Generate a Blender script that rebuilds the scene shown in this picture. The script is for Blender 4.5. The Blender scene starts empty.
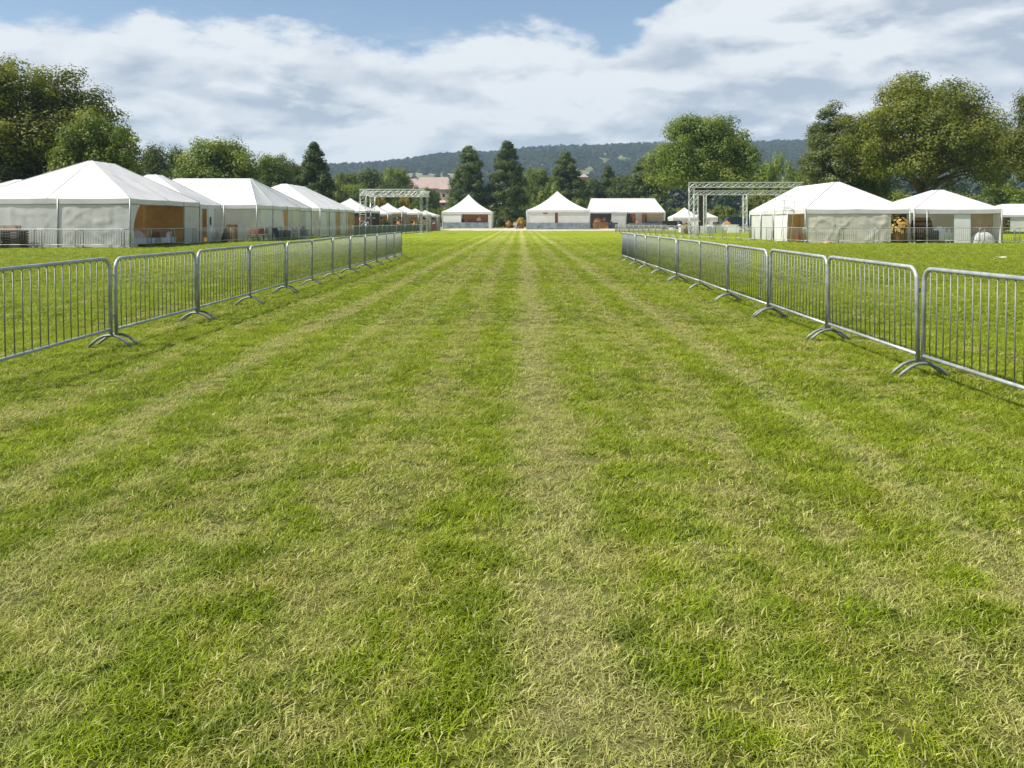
import bpy, math, random
import numpy as np
from mathutils import Vector, Matrix, noise as mnoise

random.seed(7)
RNG = np.random.default_rng(11)
sc = bpy.context.scene
COL = sc.collection
H_CAM, F_PX, VX, VY = 1.55, 820.0, 520.0, 221.0
def PX(px, d): return (px - VX) * d / F_PX
def PZ(py, d): return H_CAM + (VY - py) * d / F_PX

# ------------------------------------------------------------------ helpers
def tag(o, label=None, cat=None, group=None, kind=None):
    if label: o['label'] = label
    if cat: o['category'] = cat
    if group: o['group'] = group
    if kind: o['kind'] = kind
    return o

def empty(name, loc=(0, 0, 0), rz=0.0, label=None, cat=None, group=None):
    o = bpy.data.objects.new(name, None)
    o.empty_display_size = 0.3
    COL.objects.link(o)
    o.location = loc
    o.rotation_euler = (0, 0, rz)
    return tag(o, label, cat, group)

KIDS = {}
def link(name, me, parent=None):
    o = bpy.data.objects.new(name, me)
    COL.objects.link(o)
    if parent is not None:
        o.parent = parent
        KIDS.setdefault(parent.name, []).append(o)
    return o

def copy_tree(o, parent=None):
    c = o.copy()
    COL.objects.link(c)
    c.parent = parent
    if parent is not None:
        KIDS.setdefault(parent.name, []).append(c)
    for ch in list(KIDS.get(o.name, [])):
        copy_tree(ch, c)
    return c

class MB:
    """collects shapes, then links them as one mesh object"""
    def __init__(s): s.v = []; s.f = []; s.m = []; s.cur = 0
    def add(s, vs, fs):
        b = len(s.v)
        s.v += [tuple(p) for p in vs]
        s.f += [tuple(i + b for i in f) for f in fs]
        s.m += [s.cur] * len(fs)
    def box(s, c, d, rz=0.0, bev=0.0, rx=0.0, ry=0.0):
        x, y, z = d[0] / 2, d[1] / 2, d[2] / 2
        R = Matrix.Rotation(rz, 3, 'Z') @ Matrix.Rotation(ry, 3, 'Y') @ Matrix.Rotation(rx, 3, 'X')
        c = Vector(c)
        if bev <= 0:
            P = [(-x, -y, -z), (x, -y, -z), (x, y, -z), (-x, y, -z), (-x, -y, z), (x, -y, z), (x, y, z), (-x, y, z)]
            F = [(3, 2, 1, 0), (4, 5, 6, 7), (0, 1, 5, 4), (1, 2, 6, 5), (2, 3, 7, 6), (3, 0, 4, 7)]
        else:
            b = min(bev, x * .45, y * .45, z * .45)
            P = []
            for (zz, k) in ((-z, b), (-z + b, 0), (z - b, 0), (z, b)):
                X, Y = x - k, y - k
                P += [(-X + b, -Y, zz), (X - b, -Y, zz), (X, -Y + b, zz), (X, Y - b, zz), (X - b, Y, zz), (-X + b, Y, zz), (-X, Y - b, zz), (-X, -Y + b, zz)]
            F = [tuple(range(7, -1, -1)), tuple(range(24, 32))]
            for r in range(3):
                for i in range(8):
                    j = (i + 1) % 8
                    F.append((r * 8 + i, r * 8 + j, r * 8 + 8 + j, r * 8 + 8 + i))
        s.add([c + R @ Vector(p) for p in P], F)
    def path(s, pts, r, seg=8, cap=True, flat=1.0):
        pts = [Vector(p) for p in pts]
        n = len(pts)
        rs = r if isinstance(r, (list, tuple)) else [r] * n
        t0 = (pts[1] - pts[0]).normalized()
        up = Vector((0, 0, 1)) if abs(t0.z) < 0.9 else Vector((1, 0, 0))
        a = t0.cross(up).normalized()
        vs = []; fs = []
        for i, p in enumerate(pts):
            if i == 0: t = pts[1] - pts[0]
            elif i == n - 1: t = pts[-1] - pts[-2]
            else: t = (pts[i + 1] - p).normalized() + (p - pts[i - 1]).normalized()
            t.normalize()
            a = (a - t * a.dot(t))
            if a.length < 1e-6: a = t.orthogonal()
            a.normalize()
            b = t.cross(a)
            for k in range(seg):
                th = 2 * math.pi * k / seg
                vs.append(p + a * (math.cos(th) * rs[i]) + b * (math.sin(th) * rs[i] * flat))
        for i in range(n - 1):
            for k in range(seg):
                j = (k + 1) % seg
                fs.append((i * seg + k, i * seg + j, (i + 1) * seg + j, (i + 1) * seg + k))
        if cap:
            fs.append(tuple(range(seg - 1, -1, -1)))
            fs.append(tuple((n - 1) * seg + k for k in range(seg)))
        s.add(vs, fs)
    def lathe(s, c, prof, seg=16):
        vs = []; fs = []
        for (r, z) in prof:
            for k in range(seg):
                th = 2 * math.pi * k / seg
                vs.append((c[0] + r * math.cos(th), c[1] + r * math.sin(th), c[2] + z))
        for i in range(len(prof) - 1):
            for k in range(seg):
                j = (k + 1) % seg
                fs.append((i * seg + k, i * seg + j, (i + 1) * seg + j, (i + 1) * seg + k))
        fs.append(tuple(range(seg - 1, -1, -1)))
        fs.append(tuple((len(prof) - 1) * seg + k for k in range(seg)))
        s.add(vs, fs)
    def grid(s, fn, nu, nv):
        vs = [fn(i / nu, j / nv) for j in range(nv + 1) for i in range(nu + 1)]
        fs = [(j * (nu + 1) + i, j * (nu + 1) + i + 1, (j + 1) * (nu + 1) + i + 1, (j + 1) * (nu + 1) + i) for j in range(nv) for i in range(nu)]
        s.add(vs, fs)
    def mesh(s, name, mats, smooth=False):
        me = bpy.data.meshes.new(name)
        me.from_pydata(s.v, [], s.f)
        if not isinstance(mats, (list, tuple)): mats = [mats]
        for m in mats: me.materials.append(m)
        if len(mats) > 1: me.polygons.foreach_set('material_index', s.m)
        if smooth: me.polygons.foreach_set('use_smooth', [True] * len(me.polygons))
        me.update()
        return me
    def build(s, name, mats, parent=None, smooth=False):
        return link(name, s.mesh(name, mats, smooth), parent)

# ------------------------------------------------------------------ node helpers
def nd(nt, typ, **kw):
    n = nt.nodes.new(typ)
    for k, v in kw.items(): setattr(n, k, v)
    return n
def put(nt, sock, v):
    if isinstance(v, bpy.types.NodeSocket): nt.links.new(v, sock)
    elif v is not None:
        try: sock.default_value = v
        except Exception: sock.default_value = (*v, 1.0)
def M(nt, op, a, b=None, c=None, clamp=False):
    n = nd(nt, 'ShaderNodeMath', operation=op, use_clamp=clamp)
    put(nt, n.inputs[0], a)
    if b is not None: put(nt, n.inputs[1], b)
    if c is not None: put(nt, n.inputs[2], c)
    return n.outputs[0]
def NOISE(nt, vec, scale, detail=4.0, rough=0.55, dist=0.0):
    n = nd(nt, 'ShaderNodeTexNoise')
    put(nt, n.inputs['Vector'], vec)
    n.inputs['Scale'].default_value = scale
    n.inputs['Detail'].default_value = detail
    n.inputs['Roughness'].default_value = rough
    n.inputs['Distortion'].default_value = dist
    return n.outputs[0]
def MR(nt, v, a, b, c=0.0, d=1.0, smooth=False):
    n = nd(nt, 'ShaderNodeMapRange')
    if smooth: n.interpolation_type = 'SMOOTHSTEP'
    put(nt, n.inputs[0], v)
    for i, q in enumerate((a, b, c, d)): put(nt, n.inputs[i + 1], q)
    return n.outputs[0]
def MIX(nt, f, a, b, blend='MIX'):
    n = nd(nt, 'ShaderNodeMix', data_type='RGBA', blend_type=blend)
    put(nt, n.inputs[0], f); put(nt, n.inputs[6], a); put(nt, n.inputs[7], b)
    return n.outputs[2]
def VM(nt, op, a, b):
    n = nd(nt, 'ShaderNodeVectorMath', operation=op)
    put(nt, n.inputs[0], a); put(nt, n.inputs[1], b)
    return n.outputs[0]

def c4(c): return (c[0], c[1], c[2], 1.0)

def mat(name, col, rough=0.6, metal=0.0, var=0.18, scale=6.0, bump=0.0, bscale=20.0, trans=0.0, spec=0.4):
    """plain surface with some mottling; trans mixes in a translucent share (cloth)"""
    m = bpy.data.materials.new(name); m.use_nodes = True
    nt = m.node_tree; nt.nodes.clear()
    out = nd(nt, 'ShaderNodeOutputMaterial')
    tc = nd(nt, 'ShaderNodeTexCoord').outputs['Object']
    n1 = NOISE(nt, tc, scale, 5.0, 0.6)
    k = MR(nt, n1, 0.3, 0.7, 1 - var, 1 + var * 0.6)
    colv = MIX(nt, 1.0, c4(col), nd_comb(nt, k), 'MULTIPLY')
    p = nd(nt, 'ShaderNodeBsdfPrincipled')
    put(nt, p.inputs['Base Color'], colv)
    put(nt, p.inputs['Roughness'], MR(nt, n1, 0.3, 0.7, max(0.05, rough - .08), min(1, rough + .08)))
    p.inputs['Metallic'].default_value = metal
    p.inputs['Specular IOR Level'].default_value = spec
    if bump > 0:
        b = nd(nt, 'ShaderNodeBump'); b.inputs['Strength'].default_value = bump; b.inputs['Distance'].default_value = 0.02
        put(nt, b.inputs['Height'], NOISE(nt, tc, bscale, 5.0, 0.6))
        nt.links.new(b.outputs[0], p.inputs['Normal'])
    sh = p.outputs[0]
    if trans > 0:
        t = nd(nt, 'ShaderNodeBsdfTranslucent'); put(nt, t.inputs[0], colv)
        mx = nd(nt, 'ShaderNodeMixShader'); mx.inputs[0].default_value = trans
        nt.links.new(sh, mx.inputs[1]); nt.links.new(t.outputs[0], mx.inputs[2]); sh = mx.outputs[0]
    nt.links.new(sh, out.inputs[0])
    return m
def nd_comb(nt, k):
    n = nd(nt, 'ShaderNodeCombineXYZ')
    for i in range(3): put(nt, n.inputs[i], k)
    return n.outputs[0]

# ------------------------------------------------------------------ the lawn pattern (shared by ground and blades)
STRIPES = [(-2.97, .28, .85), (-2.15, .22, .5), (-1.5, .3, .5), (-.75, .24, .3), (.18, .42, .8), (.85, .2, .3), (1.5, .22, .35), (2.2, .26, .75), (3.05, .2, .35), (-3.9, .2, .3)]
def lawn_dry(nt, pos):
    sep = nd(nt, 'ShaderNodeSeparateXYZ'); put(nt, sep.inputs[0], pos)
    x, y = sep.outputs[0], sep.outputs[1]
    stretch = VM(nt, 'MULTIPLY', pos, (1.0, 0.22, 1.0))
    w = NOISE(nt, stretch, 0.7, 3.0)
    w2 = NOISE(nt, pos, 4.0, 2.0)
    xw = M(nt, 'ADD', x, M(nt, 'ADD', M(nt, 'MULTIPLY', M(nt, 'SUBTRACT', w, .5), .5), M(nt, 'MULTIPLY', M(nt, 'SUBTRACT', w2, .5), .25)))
    rp = nd(nt, 'ShaderNodeValToRGB')
    put(nt, rp.inputs[0], MR(nt, xw, -6.0, 6.0))
    el = rp.color_ramp.elements
    pts = []
    for (c, h, a) in sorted(STRIPES): pts += [(c - h, 0.0), (c, a), (c + h, 0.0)]
    pts = sorted(pts)
    while len(el) < len(pts): el.new(0.5)
    for e, (p, a) in zip(el, pts):
        e.position = (p + 6) / 12; 
    for e, (p, a) in zip(el, pts): e.color = (a, a, a, 1)
    rp.color_ramp.interpolation = 'EASE'
    sg = nd(nt, 'ShaderNodeSeparateXYZ'); nt.links.new(rp.outputs[0], sg.inputs[0])
    stripe = sg.outputs[0]
    per = M(nt, 'SINE', M(nt, 'MULTIPLY', xw, 2 * math.pi / 1.07))
    p1 = NOISE(nt, VM(nt, 'MULTIPLY', pos, (1.0, .5, 1.0)), 1.05, 5.0, 0.62)
    p2 = NOISE(nt, VM(nt, 'ADD', pos, (31.0, 17.0, 0.0)), 0.22, 3.0, 0.5)
    p3 = NOISE(nt, VM(nt, 'ADD', pos, (5.0, 57.0, 0.0)), 3.2, 3.0, 0.5)
    base = M(nt, 'ADD', M(nt, 'MULTIPLY', M(nt, 'SUBTRACT', p1, .5), 1.0), M(nt, 'MULTIPLY', M(nt, 'SUBTRACT', p2, .5), .7))
    base = M(nt, 'ADD', base, M(nt, 'MULTIPLY', M(nt, 'SUBTRACT', p3, .5), 2.0))
    base = M(nt, 'ADD', base, M(nt, 'MULTIPLY', stripe, M(nt, 'ADD', .0, M(nt, 'MULTIPLY', p1, .50))))
    base = M(nt, 'ADD', base, M(nt, 'MULTIPLY', per, MR(nt, y, 5.0, 30.0, .13, .26)))
    near = MR(nt, y, 2.0, 6.0, 0.05, 0.0, True)
    base = M(nt, 'ADD', base, near)
    edge = MR(nt, M(nt, 'ABSOLUTE', x), 1.5, 5.5, 0.06, -0.16)
    base = M(nt, 'ADD', base, edge)
    dry = M(nt, 'ADD', M(nt, 'SUBTRACT', base, MR(nt, M(nt, 'ABSOLUTE', M(nt, 'SUBTRACT', M(nt, 'ADD', y, M(nt, 'MULTIPLY', w, 14.0)), 104.0)), 5.0, 14.0, .4, 0.0, True)), 0.13, None, True)
    p4 = NOISE(nt, VM(nt, 'ADD', pos, (71.0, 13.0, 0.0)), 1.9, 5.0, .62)
    pale = M(nt, 'MULTIPLY', stripe, MR(nt, p3, .30, .58, .35, 1.0), None, True)
    return dry, p1, p2, p3, x, y, p4, pale

def lawn_colour(nt, pos):
    dry, p1, p2, p3, x, y, p4, pale = lawn_dry(nt, pos)
    # broad mowing bands plus painted grass shading across the outer field
    bands = NOISE(nt, VM(nt, 'MULTIPLY', pos, (.035, .16, 1.0)), 1.0, 3.0, .55)
    g = MIX(nt, MR(nt, p3, .3, .7), c4((.150, .215, .004)), c4((.280, .345, .010)))
    g = MIX(nt, MR(nt, bands, .35, .65, 0.0, .55), g, c4((.300, .345, .018)))
    g = MIX(nt, 1.0, g, nd_comb(nt, MR(nt, p4, .35, .65, 1.24, .80)), 'MULTIPLY')
    s = MIX(nt, MR(nt, p1, .35, .65), c4((.44, .39, .095)), c4((.56, .53, .210)))
    f = MR(nt, dry, .12, 1.0, 0.0, .85)
    col = MIX(nt, f, g, s)
    col = MIX(nt, M(nt, 'MULTIPLY', pale, .74), col, c4((.47, .475, .185)))
    # beyond the mown part the track by the far tents is dry and pale
    return col, dry

def lawn_material():
    m = bpy.data.materials.new('lawn_ground'); m.use_nodes = True
    nt = m.node_tree; nt.nodes.clear()
    out = nd(nt, 'ShaderNodeOutputMaterial')
    pos = nd(nt, 'ShaderNodeNewGeometry').outputs['Position']
    col, dry = lawn_colour(nt, pos)
    fine = NOISE(nt, pos, 26.0, 6.0, .7)
    mid = NOISE(nt, VM(nt, 'MULTIPLY', pos, (1.0, .35, 1.0)), 5.0, 6.0, .7)
    k = M(nt, 'MULTIPLY', MR(nt, fine, .3, .7, .70, 1.15), MR(nt, mid, .3, .7, .78, 1.12))
    # open thatch and soil shows between the blades where they are modelled one by one
    sy = nd(nt, 'ShaderNodeSeparateXYZ'); put(nt, sy.inputs[0], pos)
    thatch = MIX(nt, MR(nt, dry, .1, .9), c4((.030, .042, .007)), c4((.115, .100, .036)))
    col = MIX(nt, MR(nt, sy.outputs[1], 24.0, 75.0, .80, 0.0, True), col, thatch)
    col = MIX(nt, 1.0, col, nd_comb(nt, k), 'MULTIPLY')
    p = nd(nt, 'ShaderNodeBsdfPrincipled')
    put(nt, p.inputs['Base Color'], col)
    p.inputs['Roughness'].default_value = .9
    p.inputs['Specular IOR Level'].default_value = .15
    b = nd(nt, 'ShaderNodeBump'); b.inputs['Strength'].default_value = .7; b.inputs['Distance'].default_value = .05
    put(nt, b.inputs['Height'], M(nt, 'ADD', fine, mid))
    nt.links.new(b.outputs[0], p.inputs['Normal'])
    nt.links.new(p.outputs[0], out.inputs[0])
    return m

def blade_material():
    m = bpy.data.materials.new('grass_blade'); m.use_nodes = True
    nt = m.node_tree; nt.nodes.clear()
    out = nd(nt, 'ShaderNodeOutputMaterial')
    pos = nd(nt, 'ShaderNodeNewGeometry').outputs['Position']
    flat = VM(nt, 'MULTIPLY', pos, (1.0, 1.0, 0.0))
    col, dry = lawn_colour(nt, flat)
    at = nd(nt, 'ShaderNodeAttribute', attribute_name='tint').outputs['Fac']
    oi = nd(nt, 'ShaderNodeObjectInfo').outputs['Random']
    # single blades gone straw coloured, more of them on the dry ground
    st = M(nt, 'GREATER_THAN', M(nt, 'ADD', at, M(nt, 'MULTIPLY', dry, .40)), 0.96)
    col = MIX(nt, M(nt, 'MULTIPLY', st, .85), col, c4((.43, .395, .165)))
    k = M(nt, 'MULTIPLY', MR(nt, at, 0, 1, .62, 1.45), MR(nt, oi, 0, 1, .85, 1.2))
    col = MIX(nt, 1.0, col, nd_comb(nt, k), 'MULTIPLY')
    p = nd(nt, 'ShaderNodeBsdfPrincipled')
    put(nt, p.inputs['Base Color'], col)
    p.inputs['Roughness'].default_value = .5
    p.inputs['Specular IOR Level'].default_value = .3
    t = nd(nt, 'ShaderNodeBsdfTranslucent'); put(nt, t.inputs[0], MIX(nt, 1.0, col, c4((1.2, 1.25, .7)), 'MULTIPLY'))
    mx = nd(nt, 'ShaderNodeMixShader'); mx.inputs[0].default_value = .38
    nt.links.new(p.outputs[0], mx.inputs[1]); nt.links.new(t.outputs[0], mx.inputs[2])
    nt.links.new(mx.outputs[0], out.inputs[0])
    return m

# ------------------------------------------------------------------ terrain
RIDGE = [(-1200, 14), (0, 30), (200, 40), (330, 56), (480, 70), (560, 76), (640, 79), (780, 80), (1024, 76), (1400, 60), (2400, 30)]
def ridge_px(px):
    for (a, b), (c, d) in zip(RIDGE, RIDGE[1:]):
        if a <= px <= c:
            t = (px - a) / (c - a); t = t * t * (3 - 2 * t)
            return b + (d - b) * t
    return 14
def sst(a, b, v):
    t = min(1, max(0, (v - a) / (b - a))); return t * t * (3 - 2 * t)
def terrain(x, y):
    if y < 255: return 0.0
    px = VX + x * F_PX / y
    px = max(-1200, min(2400, px))
    z = 11.0 * sst(255, 420, y) + 22 * sst(420, 1000, y)
    top = ridge_px(px) * 2300 / F_PX - 16
    nz = mnoise.noise(Vector((x * .0016, y * .0016, 3.1))) * 18 + mnoise.noise(Vector((x * .006, y * .006, 8.0))) * 6
    z += max(0, top - 33) * sst(950, 2300, y) ** 1.0 + nz * sst(900, 1500, y) * (1 - .8 * sst(1900, 2300, y))
    z += mnoise.noise(Vector((x * .01, y * .01, 1.0))) * 2 * sst(420, 600, y)
    return z

LAWN = lawn_material()
g = MB()
g.grid(lambda u, v: (-3600 + 7200 * u, -250 + 3200 * v, 0.0), 12, 12)
tag(g.build('ground', LAWN), kind='structure')

def hill_material():
    m = bpy.data.materials.new('hill_earth'); m.use_nodes = True
    nt = m.node_tree; nt.nodes.clear()
    out = nd(nt, 'ShaderNodeOutputMaterial')
    pos = nd(nt, 'ShaderNodeNewGeometry').outputs['Position']
    n = NOISE(nt, pos, .004, 4.0, .6); n2 = NOISE(nt, pos, .05, 4.0, .7)
    col = MIX(nt, MR(nt, n, .42, .56), c4((.05, .075, .02)), c4((.27, .25, .15)))
    col = MIX(nt, MR(nt, n2, .4, .6, 0, .5), col, c4((.05, .075, .02)))
    p = nd(nt, 'ShaderNodeBsdfPrincipled'); put(nt, p.inputs['Base Color'], col); p.inputs['Roughness'].default_value = .95
    p.inputs['Specular IOR Level'].default_value = .1
    nt.links.new(p.outputs[0], out.inputs[0])
    return m
HILLM = hill_material()
g = MB()
def hillpt(u, v):
    y = 256 + 2644 * v
    w = 900 + 2500 * v
    x = -w + 2 * w * u
    yy = min(y, 2300) if y > 2300 else y
    z = terrain(x * (yy / y), yy) - max(0, y - 2300) * .12
    return (x, y, z + .02 if z > .01 else .02)
g.grid(hillpt, 150, 110)
tag(g.build('hill', HILLM, smooth=True), kind='structure')

# ------------------------------------------------------------------ leaves / trees
def leaf_mat(name, dark, light, yellow, trans=.3):
    m = bpy.data.materials.new(name); m.use_nodes = True
    nt = m.node_tree; nt.nodes.clear()
    out = nd(nt, 'ShaderNodeOutputMaterial')
    at = nd(nt, 'ShaderNodeAttribute', attribute_name='tint').outputs['Fac']
    lb = nd(nt, 'ShaderNodeAttribute', attribute_name='clump').outputs['Fac']
    oi = nd(nt, 'ShaderNodeObjectInfo').outputs['Random']
    col = MIX(nt, MR(nt, at, 0, 1, 0, .8), c4(dark), c4(light))
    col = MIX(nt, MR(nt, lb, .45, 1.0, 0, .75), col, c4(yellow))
    col = MIX(nt, 1.0, col, nd_comb(nt, MR(nt, oi, 0, 1, .8, 1.2)), 'MULTIPLY')
    p = nd(nt, 'ShaderNodeBsdfPrincipled'); put(nt, p.inputs['Base Color'], col)
    p.inputs['Roughness'].default_value = .55; p.inputs['Specular IOR Level'].default_value = .3
    t = nd(nt, 'ShaderNodeBsdfTranslucent'); put(nt, t.inputs[0], MIX(nt, 1.0, col, c4((1.25, 1.2, .6)), 'MULTIPLY'))
    mx = nd(nt, 'ShaderNodeMixShader'); mx.inputs[0].default_value = trans
    nt.links.new(p.outputs[0], mx.inputs[1]); nt.links.new(t.outputs[0], mx.inputs[2])
    nt.links.new(mx.outputs[0], out.inputs[0])
    return m
LM_OLIVE = leaf_mat('leaf_olive', (0.075, 0.103, 0.011), (0.167, 0.190, 0.021), (0.282, 0.270, 0.030), .40)
LM_GREEN = leaf_mat('leaf_green', (0.075, 0.121, 0.016), (0.161, 0.218, 0.028), (0.253, 0.282, 0.037), .38)
LM_DARK = leaf_mat('leaf_dark', (.050, .086, .020), (.105, .152, .032), (.150, .185, .036), .34)
LM_BLUE = leaf_mat('leaf_needle', (.058, .100, .026), (.122, .172, .042), (.195, .220, .046), .34)
LM_GREY = leaf_mat('leaf_greygreen', (0.103, 0.138, 0.041), (0.201, 0.236, 0.076), (0.253, 0.270, 0.081), .38)
LM_BRIGHT = leaf_mat('leaf_bright', (.115, .180, .014), (.220, .290, .026), (.310, .330, .034), .42)
LM_FAR = leaf_mat('leaf_far', (.016, .036, .024), (.034, .062, .036), (.048, .078, .036), .15)
LM_FAR2 = leaf_mat('leaf_far_green', (.034, .060, .022), (.066, .098, .032), (.090, .115, .036), .2)
LM_GOLD = leaf_mat('leaf_gold', (.16, .13, .02), (.32, .24, .03), (.42, .27, .03), .3)
BARK = mat('bark', (.085, .065, .045), .9, var=.35, scale=3, bump=.6, bscale=8)

def leaf_mesh(name, C, N, S, tint, clump, material):
    n = len(C)
    R = RNG.normal(size=(n, 3))
    N = N / np.linalg.norm(N, axis=1, keepdims=True)
    T = R - N * np.sum(R * N, axis=1, keepdims=True)
    T /= np.linalg.norm(T, axis=1, keepdims=True)
    B = np.cross(N, T)
    S = S[:, None]
    w = S * .36
    V = np.empty((n, 4, 3))
    V[:, 0] = C - T * S * .5
    V[:, 1] = C + B * w + N * S * .08
    V[:, 2] = C + T * S * .5 - N * S * .06
    V[:, 3] = C - B * w + N * S * .08
    me = bpy.data.meshes.new(name)
    me.vertices.add(n * 4); me.loops.add(n * 4); me.polygons.add(n)
    me.vertices.foreach_set('co', V.reshape(-1).astype(np.float32))
    me.loops.foreach_set('vertex_index', np.arange(n * 4, dtype=np.int32))
    me.polygons.foreach_set('loop_start', np.arange(0, n * 4, 4, dtype=np.int32))
    me.update(calc_edges=True)
    for nm, arr in (('tint', tint), ('clump', clump)):
        a = me.attributes.new(nm, 'FLOAT', 'POINT')
        a.data.foreach_set('value', np.repeat(arr, 4).astype(np.float32))
    me.materials.append(material)
    return me

def dirs(n):
    d = RNG.normal(size=(n, 3)); return d / np.linalg.norm(d, axis=1, keepdims=True)

def lobes_to_leaves(L, LR, per, leaf, up=.55, squash=.75):
    """leaves scattered in uneven sprays round the lobe centres"""
    C, N, S, cl = [], [], [], []
    for c, r in zip(L, LR):
        k = max(8, int(per * (r / LR.mean()) ** 2 * RNG.uniform(.75, 1.25)))
        # each lobe is itself a handful of twigs' ends
        ns = 7
        sc_ = dirs(ns) * r * .62; sc_[:, 2] *= squash
        w = RNG.integers(0, ns, k)
        d = dirs(k)
        off = sc_[w] + d * (RNG.uniform(.1, 1, (k, 1)) ** .6) * r * .55
        off[:, 2] *= .85
        C.append(c + off)
        N.append(d * .5 + off / r * .85 + dirs(k) * .38 + np.array([0, 0, up]))
        S.append(leaf * RNG.uniform(.6, 1.35, k))
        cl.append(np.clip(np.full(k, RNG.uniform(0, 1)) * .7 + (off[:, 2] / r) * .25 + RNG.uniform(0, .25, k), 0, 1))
    return np.concatenate(C), np.concatenate(N), np.concatenate(S), np.concatenate(cl)

def trunk_mesh(name, hgt, r0, L, n_limbs, fork=.25, lean=0.0, top=.9):
    m = MB()
    pts = []; rs = []
    for i in range(7):
        t = i / 6
        pts.append((math.sin(t * 2.3) * lean, math.cos(t * 1.7) * lean * .4 - lean * .4, hgt * top * t)); rs.append(r0 * (1.0 - .85 * t) * (1.35 if i == 0 else 1))
    m.path(pts, rs, 9)
    idx = RNG.permutation(len(L))[:n_limbs]
    for i in idx:
        e = Vector(L[i])
        t = random.uniform(fork, .75)
        t = min(t, max(fork * .8, (e.z / (hgt * top)) - .12))
        k = t * 6; a = min(5, int(k)); fr = k - a
        p0 = Vector(pts[a]).lerp(Vector(pts[a + 1]), fr)
        rr = r0 * (1 - .85 * t) * .45
        mid = p0.lerp(e, .5) + Vector((random.uniform(-.06, .06) * hgt, random.uniform(-.06, .06) * hgt, .05 * hgt))
        q = []
        for s_ in range(6):
            u = s_ / 5
            q.append(p0 * (1 - u) ** 2 + mid * 2 * u * (1 - u) + e * u * u)
        m.path(q, [rr * (1 - .8 * s_ / 5) for s_ in range(6)], 6)
    return m.mesh(name, BARK, True)

PROTO = {}
def make_broad(key, W, Hh, base, lobes, per, leaf, lm, limbs=26, lr=.17, shell=.5, r0=.5, seedshift=0, lean=.3, skew=(0, 0)):
    gi = np.arange(lobes) + .5; ph = np.pi * (1 + 5 ** .5) * gi; zz_ = 1 - 1.0 * gi / lobes
    d = np.stack([np.sqrt(1 - zz_ ** 2) * np.cos(ph), np.sqrt(1 - zz_ ** 2) * np.sin(ph), zz_], 1) + RNG.normal(size=(lobes, 3)) * .13
    d = d[RNG.permutation(lobes)]
    d[:, 2] = np.abs(d[:, 2]) * 1.05 - .42 * (RNG.uniform(0, 1, lobes) < .62)
    d /= np.linalg.norm(d, axis=1, keepdims=True)
    r = RNG.uniform(shell, 1, lobes) ** .7
    LR = W * .5 * lr * RNG.uniform(.75, 1.45, lobes) * 1.6
    ch = (Hh - base)
    L = np.empty((lobes, 3))
    L[:, 0] = d[:, 0] * r * (W / 2 - LR * .8) + skew[0] * np.clip(d[:, 2], 0, 1)
    L[:, 1] = d[:, 1] * r * (W / 2 - LR * .8) + skew[1] * np.clip(d[:, 2], 0, 1)
    L[:, 2] = base + ch * .42 + np.where(d[:, 2] > 0, d[:, 2] * r * (ch * .58 - LR * .7), d[:, 2] * r * (ch * .55))
    C, N, S, cl = lobes_to_leaves(L, LR, per, leaf)
    t = RNG.uniform(0, 1, len(C))
    PROTO[key] = (leaf_mesh(key + '_crown', C, N, S, t, cl, lm), trunk_mesh(key + '_trunk', Hh * .85, r0, L, limbs, lean=lean), W, Hh)
def make_oval(key, W, Hh, base, lobes, per, leaf, lm, power=.8, limbs=20, r0=.35, bulge=.32):
    t = np.sort(RNG.uniform(0, 1, lobes))
    prof = np.where(t < bulge, .62 + .38 * t / bulge, np.clip((1 - t) / (1 - bulge), 0, 1) ** power)
    a = RNG.uniform(0, 2 * np.pi, lobes)
    LR = W * .5 * .36 * RNG.uniform(.7, 1.3, lobes) * (.5 + .5 * prof)
    rad = prof * (W / 2) * RNG.uniform(.45, 1.0, lobes) ** .6 - LR * .5
    rad = np.clip(rad, 0, None)
    L = np.stack([np.cos(a) * rad, np.sin(a) * rad, base + (Hh - base) * t * .97], 1)
    C, N, S, cl = lobes_to_leaves(L, LR, per, leaf, up=.25, squash=.55)
    tt = RNG.uniform(0, 1, len(C))
    PROTO[key] = (leaf_mesh(key + '_crown', C, N, S, tt, cl, lm), trunk_mesh(key + '_trunk', Hh, r0, L, limbs, fork=.1, top=.93), W, Hh)
def make_bush(key, W, Hh, lobes, per, leaf, lm):
    d = dirs(lobes); d[:, 2] = np.abs(d[:, 2])
    LR = W * .5 * .3 * RNG.uniform(.7, 1.3, lobes)
    r = RNG.uniform(.4, 1, lobes) ** .6
    L = d * r[:, None] * np.array([W / 2 - LR.mean() * .6, W / 2 - LR.mean() * .6, Hh - LR.mean() * 1.2])
    L[:, 2] += LR * .35
    C, N, S, cl = lobes_to_leaves(L, LR, per, leaf)
    C[:, 2] = np.abs(C[:, 2])
    PROTO[key] = (leaf_mesh(key + '_crown', C, N, S, RNG.uniform(0, 1, len(C)), cl, lm), trunk_mesh(key + '_stem', Hh * .7, .12, L, 7, fork=.1), W, Hh)

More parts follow.
